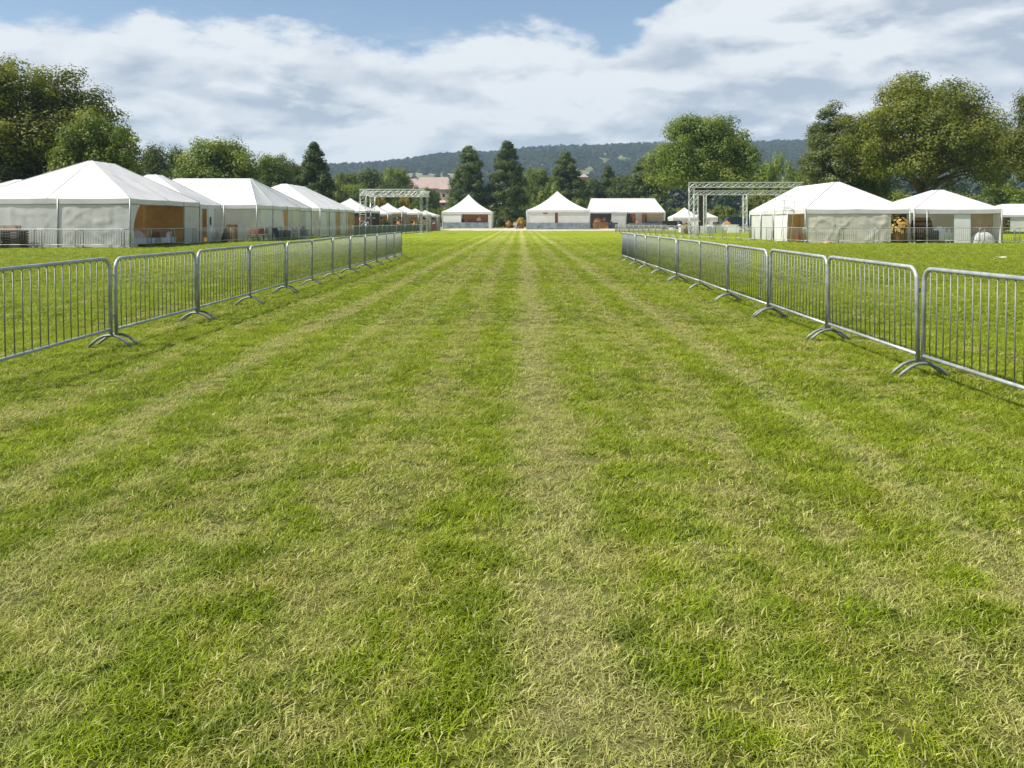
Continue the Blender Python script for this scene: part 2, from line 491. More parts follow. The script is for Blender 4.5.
make_broad('oak', 14, 17.5, 2.5, 82, 620, .235, LM_OLIVE, 46, lr=.165, shell=.5, r0=.6)
make_broad('oak_low', 9.5, 10.5, 1.0, 58, 500, .22, LM_GREEN, 20, lr=.19, shell=.4, r0=.35)
make_broad('spreading', 21, 20.5, 2.6, 150, 500, .26, LM_OLIVE, 70, lr=.125, shell=.5, r0=.75, lean=.15)
make_broad('round', 17.5, 18.5, 3.2, 125, 480, .28, LM_GREEN, 36, lr=.155, shell=.5, r0=.6)
make_broad('round_dark', 12, 14, .8, 80, 330, .29, LM_GREEN, 16, lr=.185, r0=.4)
make_broad('wood_dark', 10, 13, .6, 60, 300, .31, LM_DARK, 10, lr=.22, r0=.35)
make_broad('willow', 9, 17.5, 1.0, 90, 430, .23, LM_GREY, 24, lr=.18, shell=.4, r0=.4)
make_oval('pine', 10, 20, 1.0, 130, 300, .33, LM_BLUE, .52, 26, .4, .38)
make_oval('pine_slim', 9, 17, .4, 120, 300, .33, LM_DARK, .68, 20, .35)
make_bush('bush', 7, 5, 40, 330, .23, LM_BRIGHT)
make_bush('bush_dark', 7, 5, 40, 300, .25, LM_DARK)
make_bush('bush_gold', 4, 3, 26, 180, .22, LM_GOLD)
make_bush('bush_green', 7, 4.5, 40, 300, .25, LM_GREEN)

def norm():
    for k, (cm, tm, W, Hh) in list(PROTO.items()):
        a = np.empty(len(cm.vertices) * 3, dtype=np.float32); cm.vertices.foreach_get('co', a); a = a.reshape(-1, 3)
        ex = np.percentile(a[:, 0], 99.8) - np.percentile(a[:, 0], .2); ey = np.percentile(a[:, 1], 99.8) - np.percentile(a[:, 1], .2)
        PROTO[k] = (cm, tm, (ex + ey) / 2, a[:, 2].max())
norm()
def plant(px, top, wpx, d, key, label, name=None, cat='tree', rz=None, group='trees beyond the showground', lift=None):
    crown, trunk, W, Hh = PROTO[key]
    x = PX(px, d); zg = terrain(x, d)
    hh = PZ(top, d) - zg
    w = wpx * d / F_PX
    name = name or ('tree' if 'bush' not in key else 'shrub')
    t = empty(name, (x, d, zg - .02), random.uniform(0, 6.28) if rz is None else rz, label, cat, group)
    t.scale = (w / W, w / W, hh / Hh)
    link('crown', crown, t)
    link('trunk' if cat == 'tree' else 'stem', trunk, t)
    return t

TREES = [
 (34, 55, 152, 88, 'oak', 'tall olive-topped oak rising behind the big white marquee', 'oak_tree'),
 (-28, 75, 120, 92, 'oak', 'olive oak cut off by the picture edge behind the big marquee', 'oak_tree'),
 (97, 104, 96, 76, 'oak_low', 'lower yellow-green tree leaning out before the tall oak', 'broadleaf_tree'),
 (8, 150, 70, 84, 'wood_dark', 'dark dense tree under the tall oak at its left foot', 'broadleaf_tree'),
 (155, 140, 34, 140, 'wood_dark', 'dark narrow tree between the oak and the round tree', 'broadleaf_tree'),
 (176, 143, 30, 150, 'wood_dark', 'dark tree touching the round tree on its oak side', 'broadleaf_tree'),
 (218, 135, 84, 120, 'round_dark', 'round mid-green tree above the white ridge marquee', 'broadleaf_tree'),
 (272, 151, 46, 165, 'round_dark', 'small rounded tree between round tree and dark conifer', 'broadleaf_tree'),
 (290, 158, 30, 190, 'wood_dark', 'small dark tree tucked against the dark conifer', 'broadleaf_tree'),
 (314, 141, 44, 150, 'pine_slim', 'dark pointed conifer standing alone behind the third marquee', 'conifer'),
 (346, 170, 34, 235, 'round_dark', 'low round tree next to the lone dark conifer', 'broadleaf_tree'),
 (370, 166, 36, 240, 'wood_dark', 'dark round tree above the truss gantry by the stalls', 'broadleaf_tree'),
 (395, 165, 36, 270, 'round_dark', 'green round tree left of the pink roofed hall', 'broadleaf_tree'),
 (357, 182, 34, 220, 'round_dark', 'low green tree in front of the dark round pair', 'broadleaf_tree'),
 (381, 184, 24, 225, 'wood_dark', 'small dark tree beside the low cream house', 'broadleaf_tree'),
 (425, 186, 26, 230, 'wood_dark', 'small dark tree in front of the pink roofed hall', 'broadleaf_tree'),
 (408, 189, 20, 230, 'bush_green', 'little green tree before the hall gable', 'broadleaf_tree'),
 (469, 145, 40, 205, 'pine', 'tall pine with blunt top, the nearer the pink hall', 'pine_tree'),
 (507, 140, 39, 205, 'pine', 'tallest pine, the one behind the gap between two pavilions', 'pine_tree'),
 (537, 165, 36, 240, 'round_dark', 'lower green tree beside the tallest pine', 'broadleaf_tree'),
 (566, 151, 38, 225, 'pine', 'pine with light green foot above the larger pavilion', 'pine_tree'),
 (548, 180, 34, 215, 'bush_green', 'pale green bushy tree at the foot of the third pine', 'broadleaf_tree'),
 (591, 176, 34, 240, 'wood_dark', 'dark low tree over the pavilion and long tent gap', 'broadleaf_tree'),
 (608, 165, 32, 250, 'pine_slim', 'pointed dark tree above the long tent left end', 'conifer'),
 (624, 172, 36, 240, 'wood_dark', 'broad dark tree above the long tent ridge', 'broadleaf_tree'),
 (645, 157, 42, 215, 'pine', 'dark tree hugging the big round tree above the long tent', 'pine_tree'),
 (703, 111, 112, 135, 'round', 'big round lime tree with a clear trunk behind the truss', 'lime_tree'),
 (770, 150, 44, 185, 'bush', 'bright green tree just right of the big round lime', 'broadleaf_tree'),
 (797, 158, 36, 175, 'bush', 'smaller bright green tree against the grey-green tree', 'broadleaf_tree'),
 (834, 99, 72, 116, 'willow', 'grey-green willow beside the great spreading tree', 'willow_tree'),
 (922, 67, 162, 108, 'spreading', 'great spreading olive tree with forked trunk above open marquee', 'spreading_tree'),
 (858, 130, 60, 116, 'oak_low', 'leafy young tree under the spreading tree, willow side', 'broadleaf_tree'),
 (1062, 68, 112, 90, 'oak', 'olive tree cut by the picture edge past the spreading tree', 'oak_tree'),
 (1003, 152, 28, 230, 'pine_slim', 'small dark conifer past the spreading tree', 'conifer'),
 (1060, 150, 60, 170, 'round_dark', 'mid green tree at the picture edge above the far tent', 'broadleaf_tree'),
]
for r in TREES:
    plant(*r[:6], name=r[6])

BUSHES = [
 (418, 184, 20, 300, 'bush_dark', 'dark bush under the hall roof, orange-gold shrub side'),
 (432, 188, 20, 290, 'bush_green', 'green bush in front of the hall wall middle'),
 (442, 206, 26, 240, 'bush_green', 'green bush before the pink walled shed'),
 (400, 190, 22, 280, 'bush_dark', 'dark bush before the small pink house'),
 (590, 184, 26, 300, 'bush_dark', 'dark bush covering the low pink house foot'),
 (1002, 177, 64, 150, 'bush', 'bright green bush above the far white tent'),
 (955, 190, 52, 145, 'bush_green', 'mid green bush behind the open marquee peak'),
 (985, 196, 40, 142, 'bush_dark', 'dark low bush between bright bush and open marquee'),
 (893, 183, 46, 150, 'bush', 'bright green bush seen under the spreading tree'),
 (868, 192, 40, 130, 'bush_dark', 'dark bush at the foot of the spreading tree'),
 (925, 196, 40, 170, 'bush', 'bright bush behind the spreading trunk'),
 (1045, 185, 50, 150, 'bush_green', 'green bush at picture edge above the far tent'),
 (815, 176, 40, 150, 'bush_dark', 'dark bush behind the hipped marquee'),
 (760, 192, 40, 175, 'bush_green', 'green bush behind the truss posts'),
 (722, 204, 30, 190, 'bush_green', 'green bush behind the lime trunk'),
 (684, 207, 24, 185, 'bush', 'bright low bush beside the white van'),
 (655, 196, 30, 200, 'bush_dark', 'dark bush at the right end of the long tent'),
 (741, 206, 20, 180, 'bush_dark', 'dark bush behind the navy van'),
 (525, 207, 34, 230, 'bush_dark', 'dark bush in the gap between two pavilions'),
 (505, 206, 34, 190, 'bush_dark', 'darkest bush beside the smaller pavilion'),
 (535, 203, 26, 240, 'bush_green', 'green bush left of the larger pavilion peak'),
 (612, 200, 26, 205, 'bush', 'bright bush between pavilion peak and long tent'),
 (575, 196, 30, 215, 'bush_green', 'green bush behind the larger pavilion'),
 (485, 199, 26, 215, 'bush_green', 'green bush behind the smaller pavilion, pine side'),
 (452, 201, 30, 215, 'bush_green', 'green bush at the smaller pavilion, hall side'),
 (424, 207, 34, 190, 'bush_green', 'green bush at the end of the stall row'),
 (436, 211, 24, 215, 'bush', 'bright low bush beside the pale path'),
 (382, 195, 18, 170, 'bush_gold', 'yellow shrub above the market stalls, gantry middle'),
 (405, 196, 14, 180, 'bush_gold', 'orange-gold shrub above the last stall'),
 (394, 198, 16, 176, 'bush_green', 'green shrub between the two golden shrubs'),
 (414, 199, 18, 185, 'bush_green', 'green shrub next to the orange-gold shrub'),
 (345, 190, 40, 190, 'bush_dark', 'dark bush over the third marquee roof end'),
 (332, 182, 40, 190, 'bush_green', 'green bush beside the lone dark conifer'),
 (368, 196, 24, 180, 'bush_green', 'green bush behind the gantry post'),
 (60, 188, 60, 100, 'bush_dark', 'dark bush under the oak, roof height'),
 (125, 178, 50, 110, 'bush_dark', 'dark bush behind the marquee second peak'),
 (165, 170, 50, 130, 'bush_dark', 'dark bush beneath the narrow dark trees'),
]
for b in BUSHES:
    plant(b[0], b[1], b[2], b[3], b[4], b[5], name='shrub', cat='shrub', group='bushes behind the tents')

# far wood: thousands of crowns nobody could count
def PY(nt):
    q = nd(nt, 'ShaderNodeSeparateXYZ'); nt.links.new(nd(nt, 'GeometryNodeInputPosition').outputs[0], q.inputs[0]); return q.outputs[1]
def far_wood():
    pts = []
    rs = random.Random(5)
    tries = 0
    while len(pts) < 30000 and tries < 150000:
        tries += 1
        y = 300 + (2330 - 300) * rs.random() ** .8
        half = 760 + .40 * y
        x = rs.uniform(-.78 * y - 60, .74 * y + 60)
        px = VX + x * F_PX / y
        n = mnoise.noise(Vector((x * .004, y * .0026, 4.4)))
        z = terrain(x, y)
        py = VY - (z - H_CAM) * F_PX / y
        lim = -.62 if y > 500 else -.1
        if y < 1900 and n < lim: continue
        if 598 < px < 655 and abs(py - 161.5 - 1.2 * math.sin(px * .2)) < 3.4 and rs.random() < .96: continue
        if 520 < px < 610 and abs(py - 157.5 + (px - 520) * .03) < 1.7 and rs.random() < .9: continue
        if 480 < px < 560 and 165 < py < 168 and rs.random() < .6: continue
        if 360 < px < 462 and 174 < py < 212 and rs.random() < .95: continue
        if 560 < px < 596 and 169 < py < 186 and rs.random() < .9: continue
        if 985 < px < 1024 and 160 < py < 180 and rs.random() < .5: continue
        pts.append((x, y, z - .5))
    # protos (kept out of the scene, reached only by the scatter)
    src = bpy.data.collections.new('far_wood_source')
    for i, lm in enumerate((LM_FAR, LM_FAR2, LM_FAR)):
        d = dirs(34); d[:, 2] = np.abs(d[:, 2])
        L = d * RNG.uniform(.4, 1, (34, 1)) * np.array([3.6, 3.6, 8.5]); LR = np.full(34, 1.9)
        if i == 1: L[:, :2] *= (1.15 - L[:, 2:3] / 9.5)
        C, N, S, cl = lobes_to_leaves(L, LR, 22, 1.3)
        o = bpy.data.objects.new('far_crown', leaf_mesh('far_crown', C, N, S, RNG.uniform(0, 1, len(C)), cl, lm))
        src.objects.link(o)
    me = bpy.data.meshes.new('far_wood')
    me.from_pydata(pts, [], [])
    o = link('woods', me)
    tag(o, 'far wooded hillside of dark green trees under the skyline', 'woods', kind='stuff')
    scatter(o, src, lambda nt: (None, MR(nt, PY(nt), 500, 1400, 1.0, 1.45)), .75, 1.3)

def scatter(o, src, fn, smin, smax):
    nt = bpy.data.node_groups.new('scatter', 'GeometryNodeTree')
    nt.interface.new_socket('Geometry', in_out='INPUT', socket_type='NodeSocketGeometry')
    nt.interface.new_socket('Geometry', in_out='OUTPUT', socket_type='NodeSocketGeometry')
    gi = nd(nt, 'NodeGroupInput'); go = nd(nt, 'NodeGroupOutput')
    ip = nd(nt, 'GeometryNodeInstanceOnPoints')
    ci = nd(nt, 'GeometryNodeCollectionInfo')
    ci.inputs[0].default_value = src
    ci.inputs['Separate Children'].default_value = True
    ci.inputs['Reset Children'].default_value = True
    nt.links.new(gi.outputs[0], ip.inputs['Points'])
    nt.links.new(ci.outputs[0], ip.inputs['Instance'])
    ip.inputs['Pick Instance'].default_value = True
    rv = nd(nt, 'FunctionNodeRandomValue', data_type='FLOAT_VECTOR')
    rv.inputs[0].default_value = (-.12, -.12, 0); rv.inputs[1].default_value = (.12, .12, 6.283)
    er = nd(nt, 'FunctionNodeEulerToRotation')
    nt.links.new(rv.outputs[0], er.inputs[0])
    nt.links.new(er.outputs[0], ip.inputs['Rotation'])
    rs = nd(nt, 'FunctionNodeRandomValue', data_type='FLOAT')
    rs.inputs[2].default_value = smin; rs.inputs[3].default_value = smax
    rs.inputs['Seed'].default_value = 3
    scl = rs.outputs[1]
    idx, mul = fn(nt)
    if mul is not None: scl = M(nt, 'MULTIPLY', scl, mul)
    nt.links.new(nd_comb(nt, scl), ip.inputs['Scale'])
    if idx is not None: nt.links.new(idx, ip.inputs['Instance Index'])
    else:
        ri = nd(nt, 'FunctionNodeRandomValue', data_type='INT')
        ri.inputs[4].default_value = 0; ri.inputs[5].default_value = len(src.objects) - 1
        nt.links.new(ri.outputs[2], ip.inputs['Instance Index'])
    nt.links.new(ip.outputs[0], go.inputs[0])
    md = o.modifiers.new('scatter', 'NODES'); md.node_group = nt
far_wood()

# ------------------------------------------------------------------ near grass
BLADE = blade_material()
def tuft(name, n, h, spread, lean, width, curl):
    V = []; F = []; T = []
    for i in range(n):
        a = random.uniform(0, 6.283); r = spread * math.sqrt(random.random())
        bx, by = r * math.cos(a), r * math.sin(a)
        dz = random.uniform(0, 6.283)
        ln = lean * random.uniform(.3, 1.3)
        hh = h * random.uniform(.5, 1.25)
        w = width * random.uniform(.7, 1.3)
        dx, dy = math.cos(dz), math.sin(dz)
        sx, sy = -dy, dx
        tw = random.uniform(-curl, curl)
        t = random.random()
        b = len(V)
        SEG = 3
        for k in range(SEG + 1):
            u = k / SEG
            out = ln * hh * (u ** 1.6)
            side = tw * hh * u * u
            z = hh * (u - ln * .38 * u * u) if ln < 1.3 else hh * .45 * math.sin(u * 2.2)
            z = max(z, .004)
            px, py = bx + dx * out + sx * side, by + dy * out + sy * side
            ww = w * (1 - u ** 1.5) * .5
            if k < SEG:
                V += [(px - sx * ww, py - sy * ww, z), (px + sx * ww, py + sy * ww, z)]; T += [t, t]
            else:
                V.append((px, py, z)); T.append(t)
        for k in range(SEG - 1):
            F.append((b + 2 * k, b + 2 * k + 1, b + 2 * k + 3, b + 2 * k + 2))
        k = SEG - 1
        F.append((b + 2 * k, b + 2 * k + 1, b + 2 * k + 2))
    me = bpy.data.meshes.new(name)
    me.from_pydata(V, [], F)
    a = me.attributes.new('tint', 'FLOAT', 'POINT'); a.data.foreach_set('value', T)
    me.materials.append(BLADE)
    return me
def near_grass():
    src = bpy.data.collections.new('grass_source')
    for i in range(6):
        src.objects.link(bpy.data.objects.new('a_lush_%d' % i, tuft('lush', 16, .037, .045, 1.05, .0046, 1.0)))
    for i in range(6):
        src.objects.link(bpy.data.objects.new('b_short_%d' % i, tuft('short', 15, .030, .056, 1.5, .0042, 1.5)))
    P = []
    for (d0, d1, dens) in ((1.9, 4, 1150), (4, 7, 820), (7, 12, 480), (12, 20, 210), (20, 34, 75), (34, 55, 30), (55, 80, 9)):
        n = int(dens * ((d1 - d0) * (1.30 * (d0 + d1) / 2 + 2.4)))
        y = np.sqrt(RNG.uniform(d0 * d0, d1 * d1, n))
        if d1 > 60: y = y[(80 - y) / 25 > RNG.uniform(0, 1, n)]; n = len(y)
        x = RNG.uniform(-1, 1, n) * (.65 * y + 1.2)
        P.append(np.stack([x, y, np.zeros(n)], 1))
    P = np.concatenate(P)
    me = bpy.data.meshes.new('grass')
    me.from_pydata([tuple(p) for p in P], [], [])
    o = link('grass', me)
    tag(o, 'short mown grass, green tufts and dry straw mixed, over the track', 'grass', kind='stuff')
    def fn(nt):
        pos = nd(nt, 'GeometryNodeInputPosition').outputs[0]
        dry, p1, p2, p3, x, y, p4, pale = lawn_dry(nt, pos)
        r = nd(nt, 'FunctionNodeRandomValue', data_type='FLOAT'); r.inputs['Seed'].default_value = 9
        isdry = M(nt, 'GREATER_THAN', dry, M(nt, 'ADD', .12, M(nt, 'MULTIPLY', r.outputs[1], .6)))
        ri = nd(nt, 'FunctionNodeRandomValue', data_type='INT'); ri.inputs[4].default_value = 0; ri.inputs[5].default_value = 5
        idx = M(nt, 'ADD', ri.outputs[2], M(nt, 'MULTIPLY', isdry, 6.0))
        far = MR(nt, y, 6.0, 45.0, .84, 1.9)
        mul = M(nt, 'MULTIPLY', M(nt, 'MULTIPLY', MR(nt, dry, 0.0, .8, 1.12, .84), MR(nt, p4, .35, .65, .82, 1.3)), far)
        return idx, mul
    scatter(o, src, fn, .75, 1.3)
near_grass()

# ------------------------------------------------------------------ materials for things
GALV = mat('galvanised_steel', (.47, .50, .51), .50, metal=.45, var=.3, scale=7)
GALV_B = mat('galvanised_bar', (.22, .24, .235), .55, metal=.35, var=.25, scale=9)
GALV_D = mat('galvanised_dull', (.36, .39, .39), .5, metal=.5, var=.25, scale=5)
ALU = mat('aluminium_truss', (.62, .63, .62), .4, metal=.45, var=.15, scale=4)
CANVAS = mat('white_canvas', (.76, .76, .75), .6, var=.10, scale=.7, bump=.25, bscale=2.2, trans=.20)
CANVAS_IN = mat('white_wall_canvas', (.86, .87, .85), .65, var=.09, scale=1.0, bump=.35, bscale=2.5, trans=.40)
CREAM = mat('cream_wall_canvas', (.80, .76, .65), .65, var=.10, scale=1.0, bump=.35, bscale=2.5, trans=.30)
TAN = mat('tan_drape', (.66, .43, .18), .8, var=.22, scale=1.5, bump=.3, bscale=3, trans=.38)
BEIGE = mat('beige_drape', (.55, .42, .26), .8, var=.15, scale=1.5, bump=.3, bscale=3, trans=.25)
RUST = mat('rust_drape', (.38, .16, .07), .8, var=.25, scale=1.5, trans=.1)
SKIRT = mat('bluegrey_scrim', (.22, .27, .31), .8, var=.45, scale=1.6, bump=.3, bscale=4)
SHADOWY = mat('dark_shaded_canvas', (.10, .10, .095), .8, var=.3, scale=3)  # dark cloth; on tent walls the colour stands in for inside shade
SEAM = mat('canvas_seam', (.52, .53, .53), .7)
ROPE = mat('grey_webbing', (.25, .25, .23), .8)
WOOD = mat('brown_wood', (.22, .11, .045), .65, var=.35, scale=4)
WOOD_L = mat('light_wood', (.45, .30, .15), .65, var=.3, scale=4)
WOOD_D = mat('dark_weathered_wood', (.09, .075, .06), .8, var=.4, scale=4)
ORANGE = mat('orange_cloth', (.46, .22, .07), .7, var=.25, scale=4)
YELLOW = mat('amber_petals', (.42, .25, .05), .6, var=.3, scale=9)
RED = mat('red_brown_fabric', (.20, .065, .04), .7, var=.25, scale=4)
WHITE = mat('white_paint', (.78, .78, .76), .5, var=.08)
PINK = mat('pale_pink_card', (.62, .47, .40), .7, var=.15)
DARK = mat('dark_plastic', (.030, .033, .037), .5, var=.3)
NAVY = mat('navy_paint', (.020, .035, .075), .3, var=.2)
BLUE = mat('blue_plastic', (.10, .22, .36), .5, var=.2)
TEAL = mat('teal_cloth', (.10, .28, .30), .7, var=.2)
GREENP = mat('green_leaves', (.10, .20, .05), .7, var=.4, scale=12)
GLASS = mat('dark_glass', (.02, .025, .03), .08, var=.1, spec=.6)
RUBBER = mat('black_rubber', (.02, .02, .02), .8)
SKIN = mat('skin', (.50, .30, .21), .6, var=.08)
HAIR = mat('dark_hair', (.03, .02, .015), .7)
ROOFP = mat('pink_roof_tiles', (.36, .275, .25), .85, var=.15, scale=.6)
WALLP = mat('pink_render', (.52, .36, .28), .85, var=.12, scale=.4)
WALLC = mat('cream_render', (.58, .50, .40), .85, var=.12, scale=.4)
SANDM = mat('dry_track', (.50, .45, .32), .95, var=.22, scale=.5, bump=.3, bscale=3)

# ------------------------------------------------------------------ paths
def sheet(name, poly, z, m):
    b = MB(); b.add([(x, y, z) for x, y in poly], [tuple(range(len(poly)))])
    return tag(b.build(name, m), kind='structure')
def wobble_strip(name, pts, z, m):
    """pts: list of (left xy, right xy)"""
    b = MB(); vs = []; fs = []
    for l, r in pts: vs += [(l[0], l[1], z), (r[0], r[1], z)]
    for i in range(len(pts) - 1): fs.append((2 * i, 2 * i + 1, 2 * i + 3, 2 * i + 2))
    b.add(vs, fs)
    return tag(b.build(name, m), kind='structure')
st = []
for i in range(41):
    x = -14 + 60 * i / 40
    n = mnoise.noise(Vector((x * .4, 0, 0))); n2 = mnoise.noise(Vector((x * .3, 5, 0)))
    st.append(((x, 127 + n * 7 + abs(x - 6) * .35), (x, 176 + n2 * 4)))
wobble_strip('dry_path', st, .010, SANDM)
st = []
for i in range(12):
    y = 168 + 90 * i / 11
    c = PX(438, y) ; n = mnoise.noise(Vector((y * .1, 3, 0)))
    st.append(((c - 2.3 + n, y), (c + 2.2 + n, y)))
wobble_strip('sandy_path', st, .022, mat('sand_path', (.56, .47, .38), .95, var=.15, scale=.5))

# ------------------------------------------------------------------ crowd barriers
LB = 2.3
def barrier_shapes():
    w = 1.105
    zt, zb, rc = 1.085, .215, .13
    fr = MB()
    p = [(-w, 0, .13), (-w, 0, zt - rc)]
    for k in range(1, 7):
        a = math.pi / 2 * k / 6; p.append((-w + rc - rc * math.cos(a), 0, zt - rc + rc * math.sin(a)))
    for k in range(0, 7):
        a = math.pi / 2 * k / 6; p.append((w - rc + rc * math.sin(a), 0, zt - rc + rc * math.cos(a)))
    p.append((w, 0, .13))
    fr.path(p, .0215, 10)
    rail = MB(); rail.path([(-w + .012, 0, zb), (w - .012, 0, zb)], .018, 8)
    foot = MB()
    prof = [(-.265, .0), (-.215, .052), (-.135, .112), (-.06, .142), (0, .147), (.06, .142), (.135, .112), (.215, .052), (.265, .0)]
    foot.path([(0, a, b) for a, b in prof], .0165, 8)
    bar = MB(); bar.path([(0, 0, zb + .012), (0, 0, zt - .014)], .0063, 6)
    hook = MB()
    hook.box((0, 0, 0), (.012, .03, .06)); hook.path([(.006, 0, .02), (.05, 0, .025), (.062, 0, -.02)], .008, 6)
    return fr, rail, foot, bar, hook, w
FR, RAIL, FOOT, BAR, HOOK, BW = barrier_shapes()
ME_FR = FR.mesh('barrier_frame', GALV, True); ME_RAIL = RAIL.mesh('barrier_rail', GALV, True)
ME_FOOT = FOOT.mesh('barrier_foot', GALV_B, True); ME_BAR = BAR.mesh('barrier_bar', GALV_B, True); ME_HOOK = HOOK.mesh('barrier_hook', GALV_D)
NB = 18
def bar_x(i): return -BW + 2 * BW * (i + 1) / (NB + 1)
b0 = empty('crowd_barrier')
link('frame', ME_FR, b0); link('bottom_rail', ME_RAIL, b0)
for s in (-1, 1):
    o = link('foot', ME_FOOT, b0); o.location = (s * (BW - .03), 0, 0)
for i in range(NB):
    o = link('bar', ME_BAR, b0); o.location = (bar_x(i), 0, 0)
for z in (.86, .36):
    o = link('hook', ME_HOOK, b0); o.location = (BW + .02, 0, z)
fm = MB()
for src in (FR, RAIL): fm.add(src.v, src.f)
for s in (-1, 1): fm.add([(v[0] + s * (BW - .03), v[1], v[2]) for v in FOOT.v], FOOT.f)
fm.cur = 1
for i in range(NB): fm.add([(v[0] + bar_x(i), v[1], v[2]) for v in BAR.v], BAR.f)
ME_FAR = fm.mesh('far_barrier', [GALV, GALV_B], True)
USED = [False]; LAST = [None]
def barrier(x, y, rz, label, group, far=False):
    if far:
        o = link('crowd_barrier', ME_FAR)
        o.location = (x, y, 0); o.rotation_euler = (0, random.uniform(-.006, .006), rz)
    else:
        o = b0 if not USED[0] else copy_tree(b0)
        USED[0] = True
        o.location = (x, y, 0); o.rotation_euler = (random.uniform(-.022, .022), random.uniform(-.008, .008), rz)
    LAST[0] = o
    return tag(o, label, 'barrier', group)
ORD = 'first second third fourth fifth sixth seventh eighth ninth tenth eleventh twelfth thirteenth fourteenth fifteenth sixteenth seventeenth eighteenth nineteenth twentieth twenty-first twenty-second'.split()
def run_at(x, ys, label, group):
    for i, (a, b) in enumerate(zip(ys, ys[1:])):
        o = barrier(x + random.uniform(-.02, .02), (a + b) / 2, math.pi / 2 + random.uniform(-.008, .008), label % ORD[i], group)
        o.scale = ((b - a - .035) / (2 * BW + .043), 1, 1)
def steps(a, *d):
    r = [a]
    for q in d: r.append(r[-1] + q)
    return r
SCRIM = mat('greygreen_scrim', (.25, .30, .275), .8, var=.2, scale=1.5, trans=.25)
sb = MB(); sb.box((0, .026, .64), (2 * BW - .05, .006, .80))
ME_SCRIM = sb.mesh('barrier_scrim', SCRIM)
def run(p0, p1, label, group, far=False, scrim=False):
    p0 = Vector(p0); p1 = Vector(p1)
    n = max(1, round((p1 - p0).length / LB))
    d = (p1 - p0) / n
    rz = math.atan2(d.y, d.x)
    for i in range(n):
        c = p0 + d * (i + .5)
        nn = Vector((-d.y, d.x)).normalized() * random.uniform(-.02, .02)
        barrier(c.x + nn.x, c.y + nn.y, rz + random.uniform(-.008, .008), label % ORD[i], group, far)
        if scrim: link('scrim', ME_SCRIM, LAST[0])
run_at(-5.0, steps(7.22, 2.85, 2.6, 2.5, 2.3, 2.2, 2.2, 2.25, 2.3, 2.2, 2.0, 2.0, 2.0), '%s barrier from the camera in the row along the track left side', 'barriers lining the track')
run_at(4.0, steps(5.75, 2.45, 2.45, 2.55, 2.55, 2.55, 2.6, 2.6, 2.55, 2.3, 2.0, 1.8), '%s barrier from the camera in the row along the track right side', 'barriers lining the track')
run((-34.0, 46.0), (-22.4, 46.0), '%s barrier from picture edge along the big marquee grey front wall', 'barriers in front of the marquees')
run((-22.3, 46.1), (-20.4, 58), '%s barrier along the brown opening of the big marquee', 'barriers in front of the marquees')
run((-20.4, 58.1), (-16.1, 79), '%s barrier along the ridge marquee, counted from the big marquee', 'barriers in front of the marquees')
run((-16.1, 79.1), (-13.3, 116), '%s barrier along the market stalls, counted from the marquees', 'barriers in front of the marquees', True, True)
run((36.5, 56.2), (19.6, 56.2), '%s barrier from picture edge before the hipped and open marquees', 'barriers in front of the marquees')
run((19.5, 56.3), (15.5, 71), '%s barrier running from hipped marquee corner towards the truss', 'barriers by the truss gantry')
run((15.5, 71.1), (12.0, 103), '%s barrier on the bend past the truss gantry front', 'barriers by the truss gantry', True)
run((12.0, 103.2), (21, 118), '%s barrier turning back behind the truss gantry towards the lime tree', 'barriers by the truss gantry', True)

run((PX(628, 152), 152), (PX(664, 154), 154), '%s barrier standing before the long tent open front', 'barriers by the far tents', True)
run((-.6, 151), (-1.2, 168), '%s barrier beside the larger pavilion on the pale path', 'barriers by the far tents', True)
run((-16.8, 169), (-17.2, 178), '%s barrier at the smaller pavilion hall side', 'barriers by the far tents', True, True)
# ------------------------------------------------------------------ tents
def fold(x, z, seed, amp):
    v = mnoise.noise(Vector((x * .8, z * .25, seed))) * .05
    v += mnoise.noise(Vector((x * 4.2, z * .35, seed + 21))) * .16
    r1 = 1 - abs(mnoise.noise(Vector((x * .55 + z * .7, z * .3 - x * .25, seed + 31))))
    r2 = 1 - abs(mnoise.noise(Vector((x * .7 - z * .6, z * .35 + x * .2, seed + 47))))
    r3 = 1 - abs(mnoise.noise(Vector((x * .25 + z * .15, z * 1.1 + x * .12, seed + 63))))
    v += (r1 ** 10) * .42 + (r2 ** 12) * .36 + (r3 ** 14) * .25
    return -max(-.05, min(.08, v * amp * .5))
def panel(parent, name, p0, p1, z0, z1, m, amp=.10, seed=None, tie=None, hem=0.0, drop=None):
    """cloth wall between two ground points; tie=('l'|'r', share) gathers the curtain to one side at waist height"""
    seed = random.uniform(0, 99) if seed is None else seed
    p0 = Vector(p0); p1 = Vector(p1); d = p1 - p0; L = d.length
    n = Vector((-d.y, d.x)).normalized()
    nu = max(8, int(L / .10)); nv = 22
    def fn(u, v):
        z = z0 + (z1 - z0) * v
        uu = u
        if tie:
            k = tie[1] * math.sin(math.pi * min(1, max(0, 1 - abs(v - .42) / .58)) / 2)
            uu = u * (1 - k) if tie[0] == 'l' else 1 - (1 - u) * (1 - k)
        env = min(1, (1 - v) * 5 + .15) * min(1, 6 * u + .05) * min(1, 6 * (1 - u) + .05)
        o = fold(uu * L if not tie else u * L * 1.3, z, seed, amp) * env * (1 + (1.5 if tie else 0))
        zz = z
        if hem and v < .12: zz += hem * max(0, mnoise.noise(Vector((u * L * .8, seed, 2)))) * (1 - v / .12)
        p = p0 + d * uu + n * o
        return (p.x, p.y, zz)
    b = MB(); b.grid(fn, nu, nv)
    return b.build(name, m, parent, True)

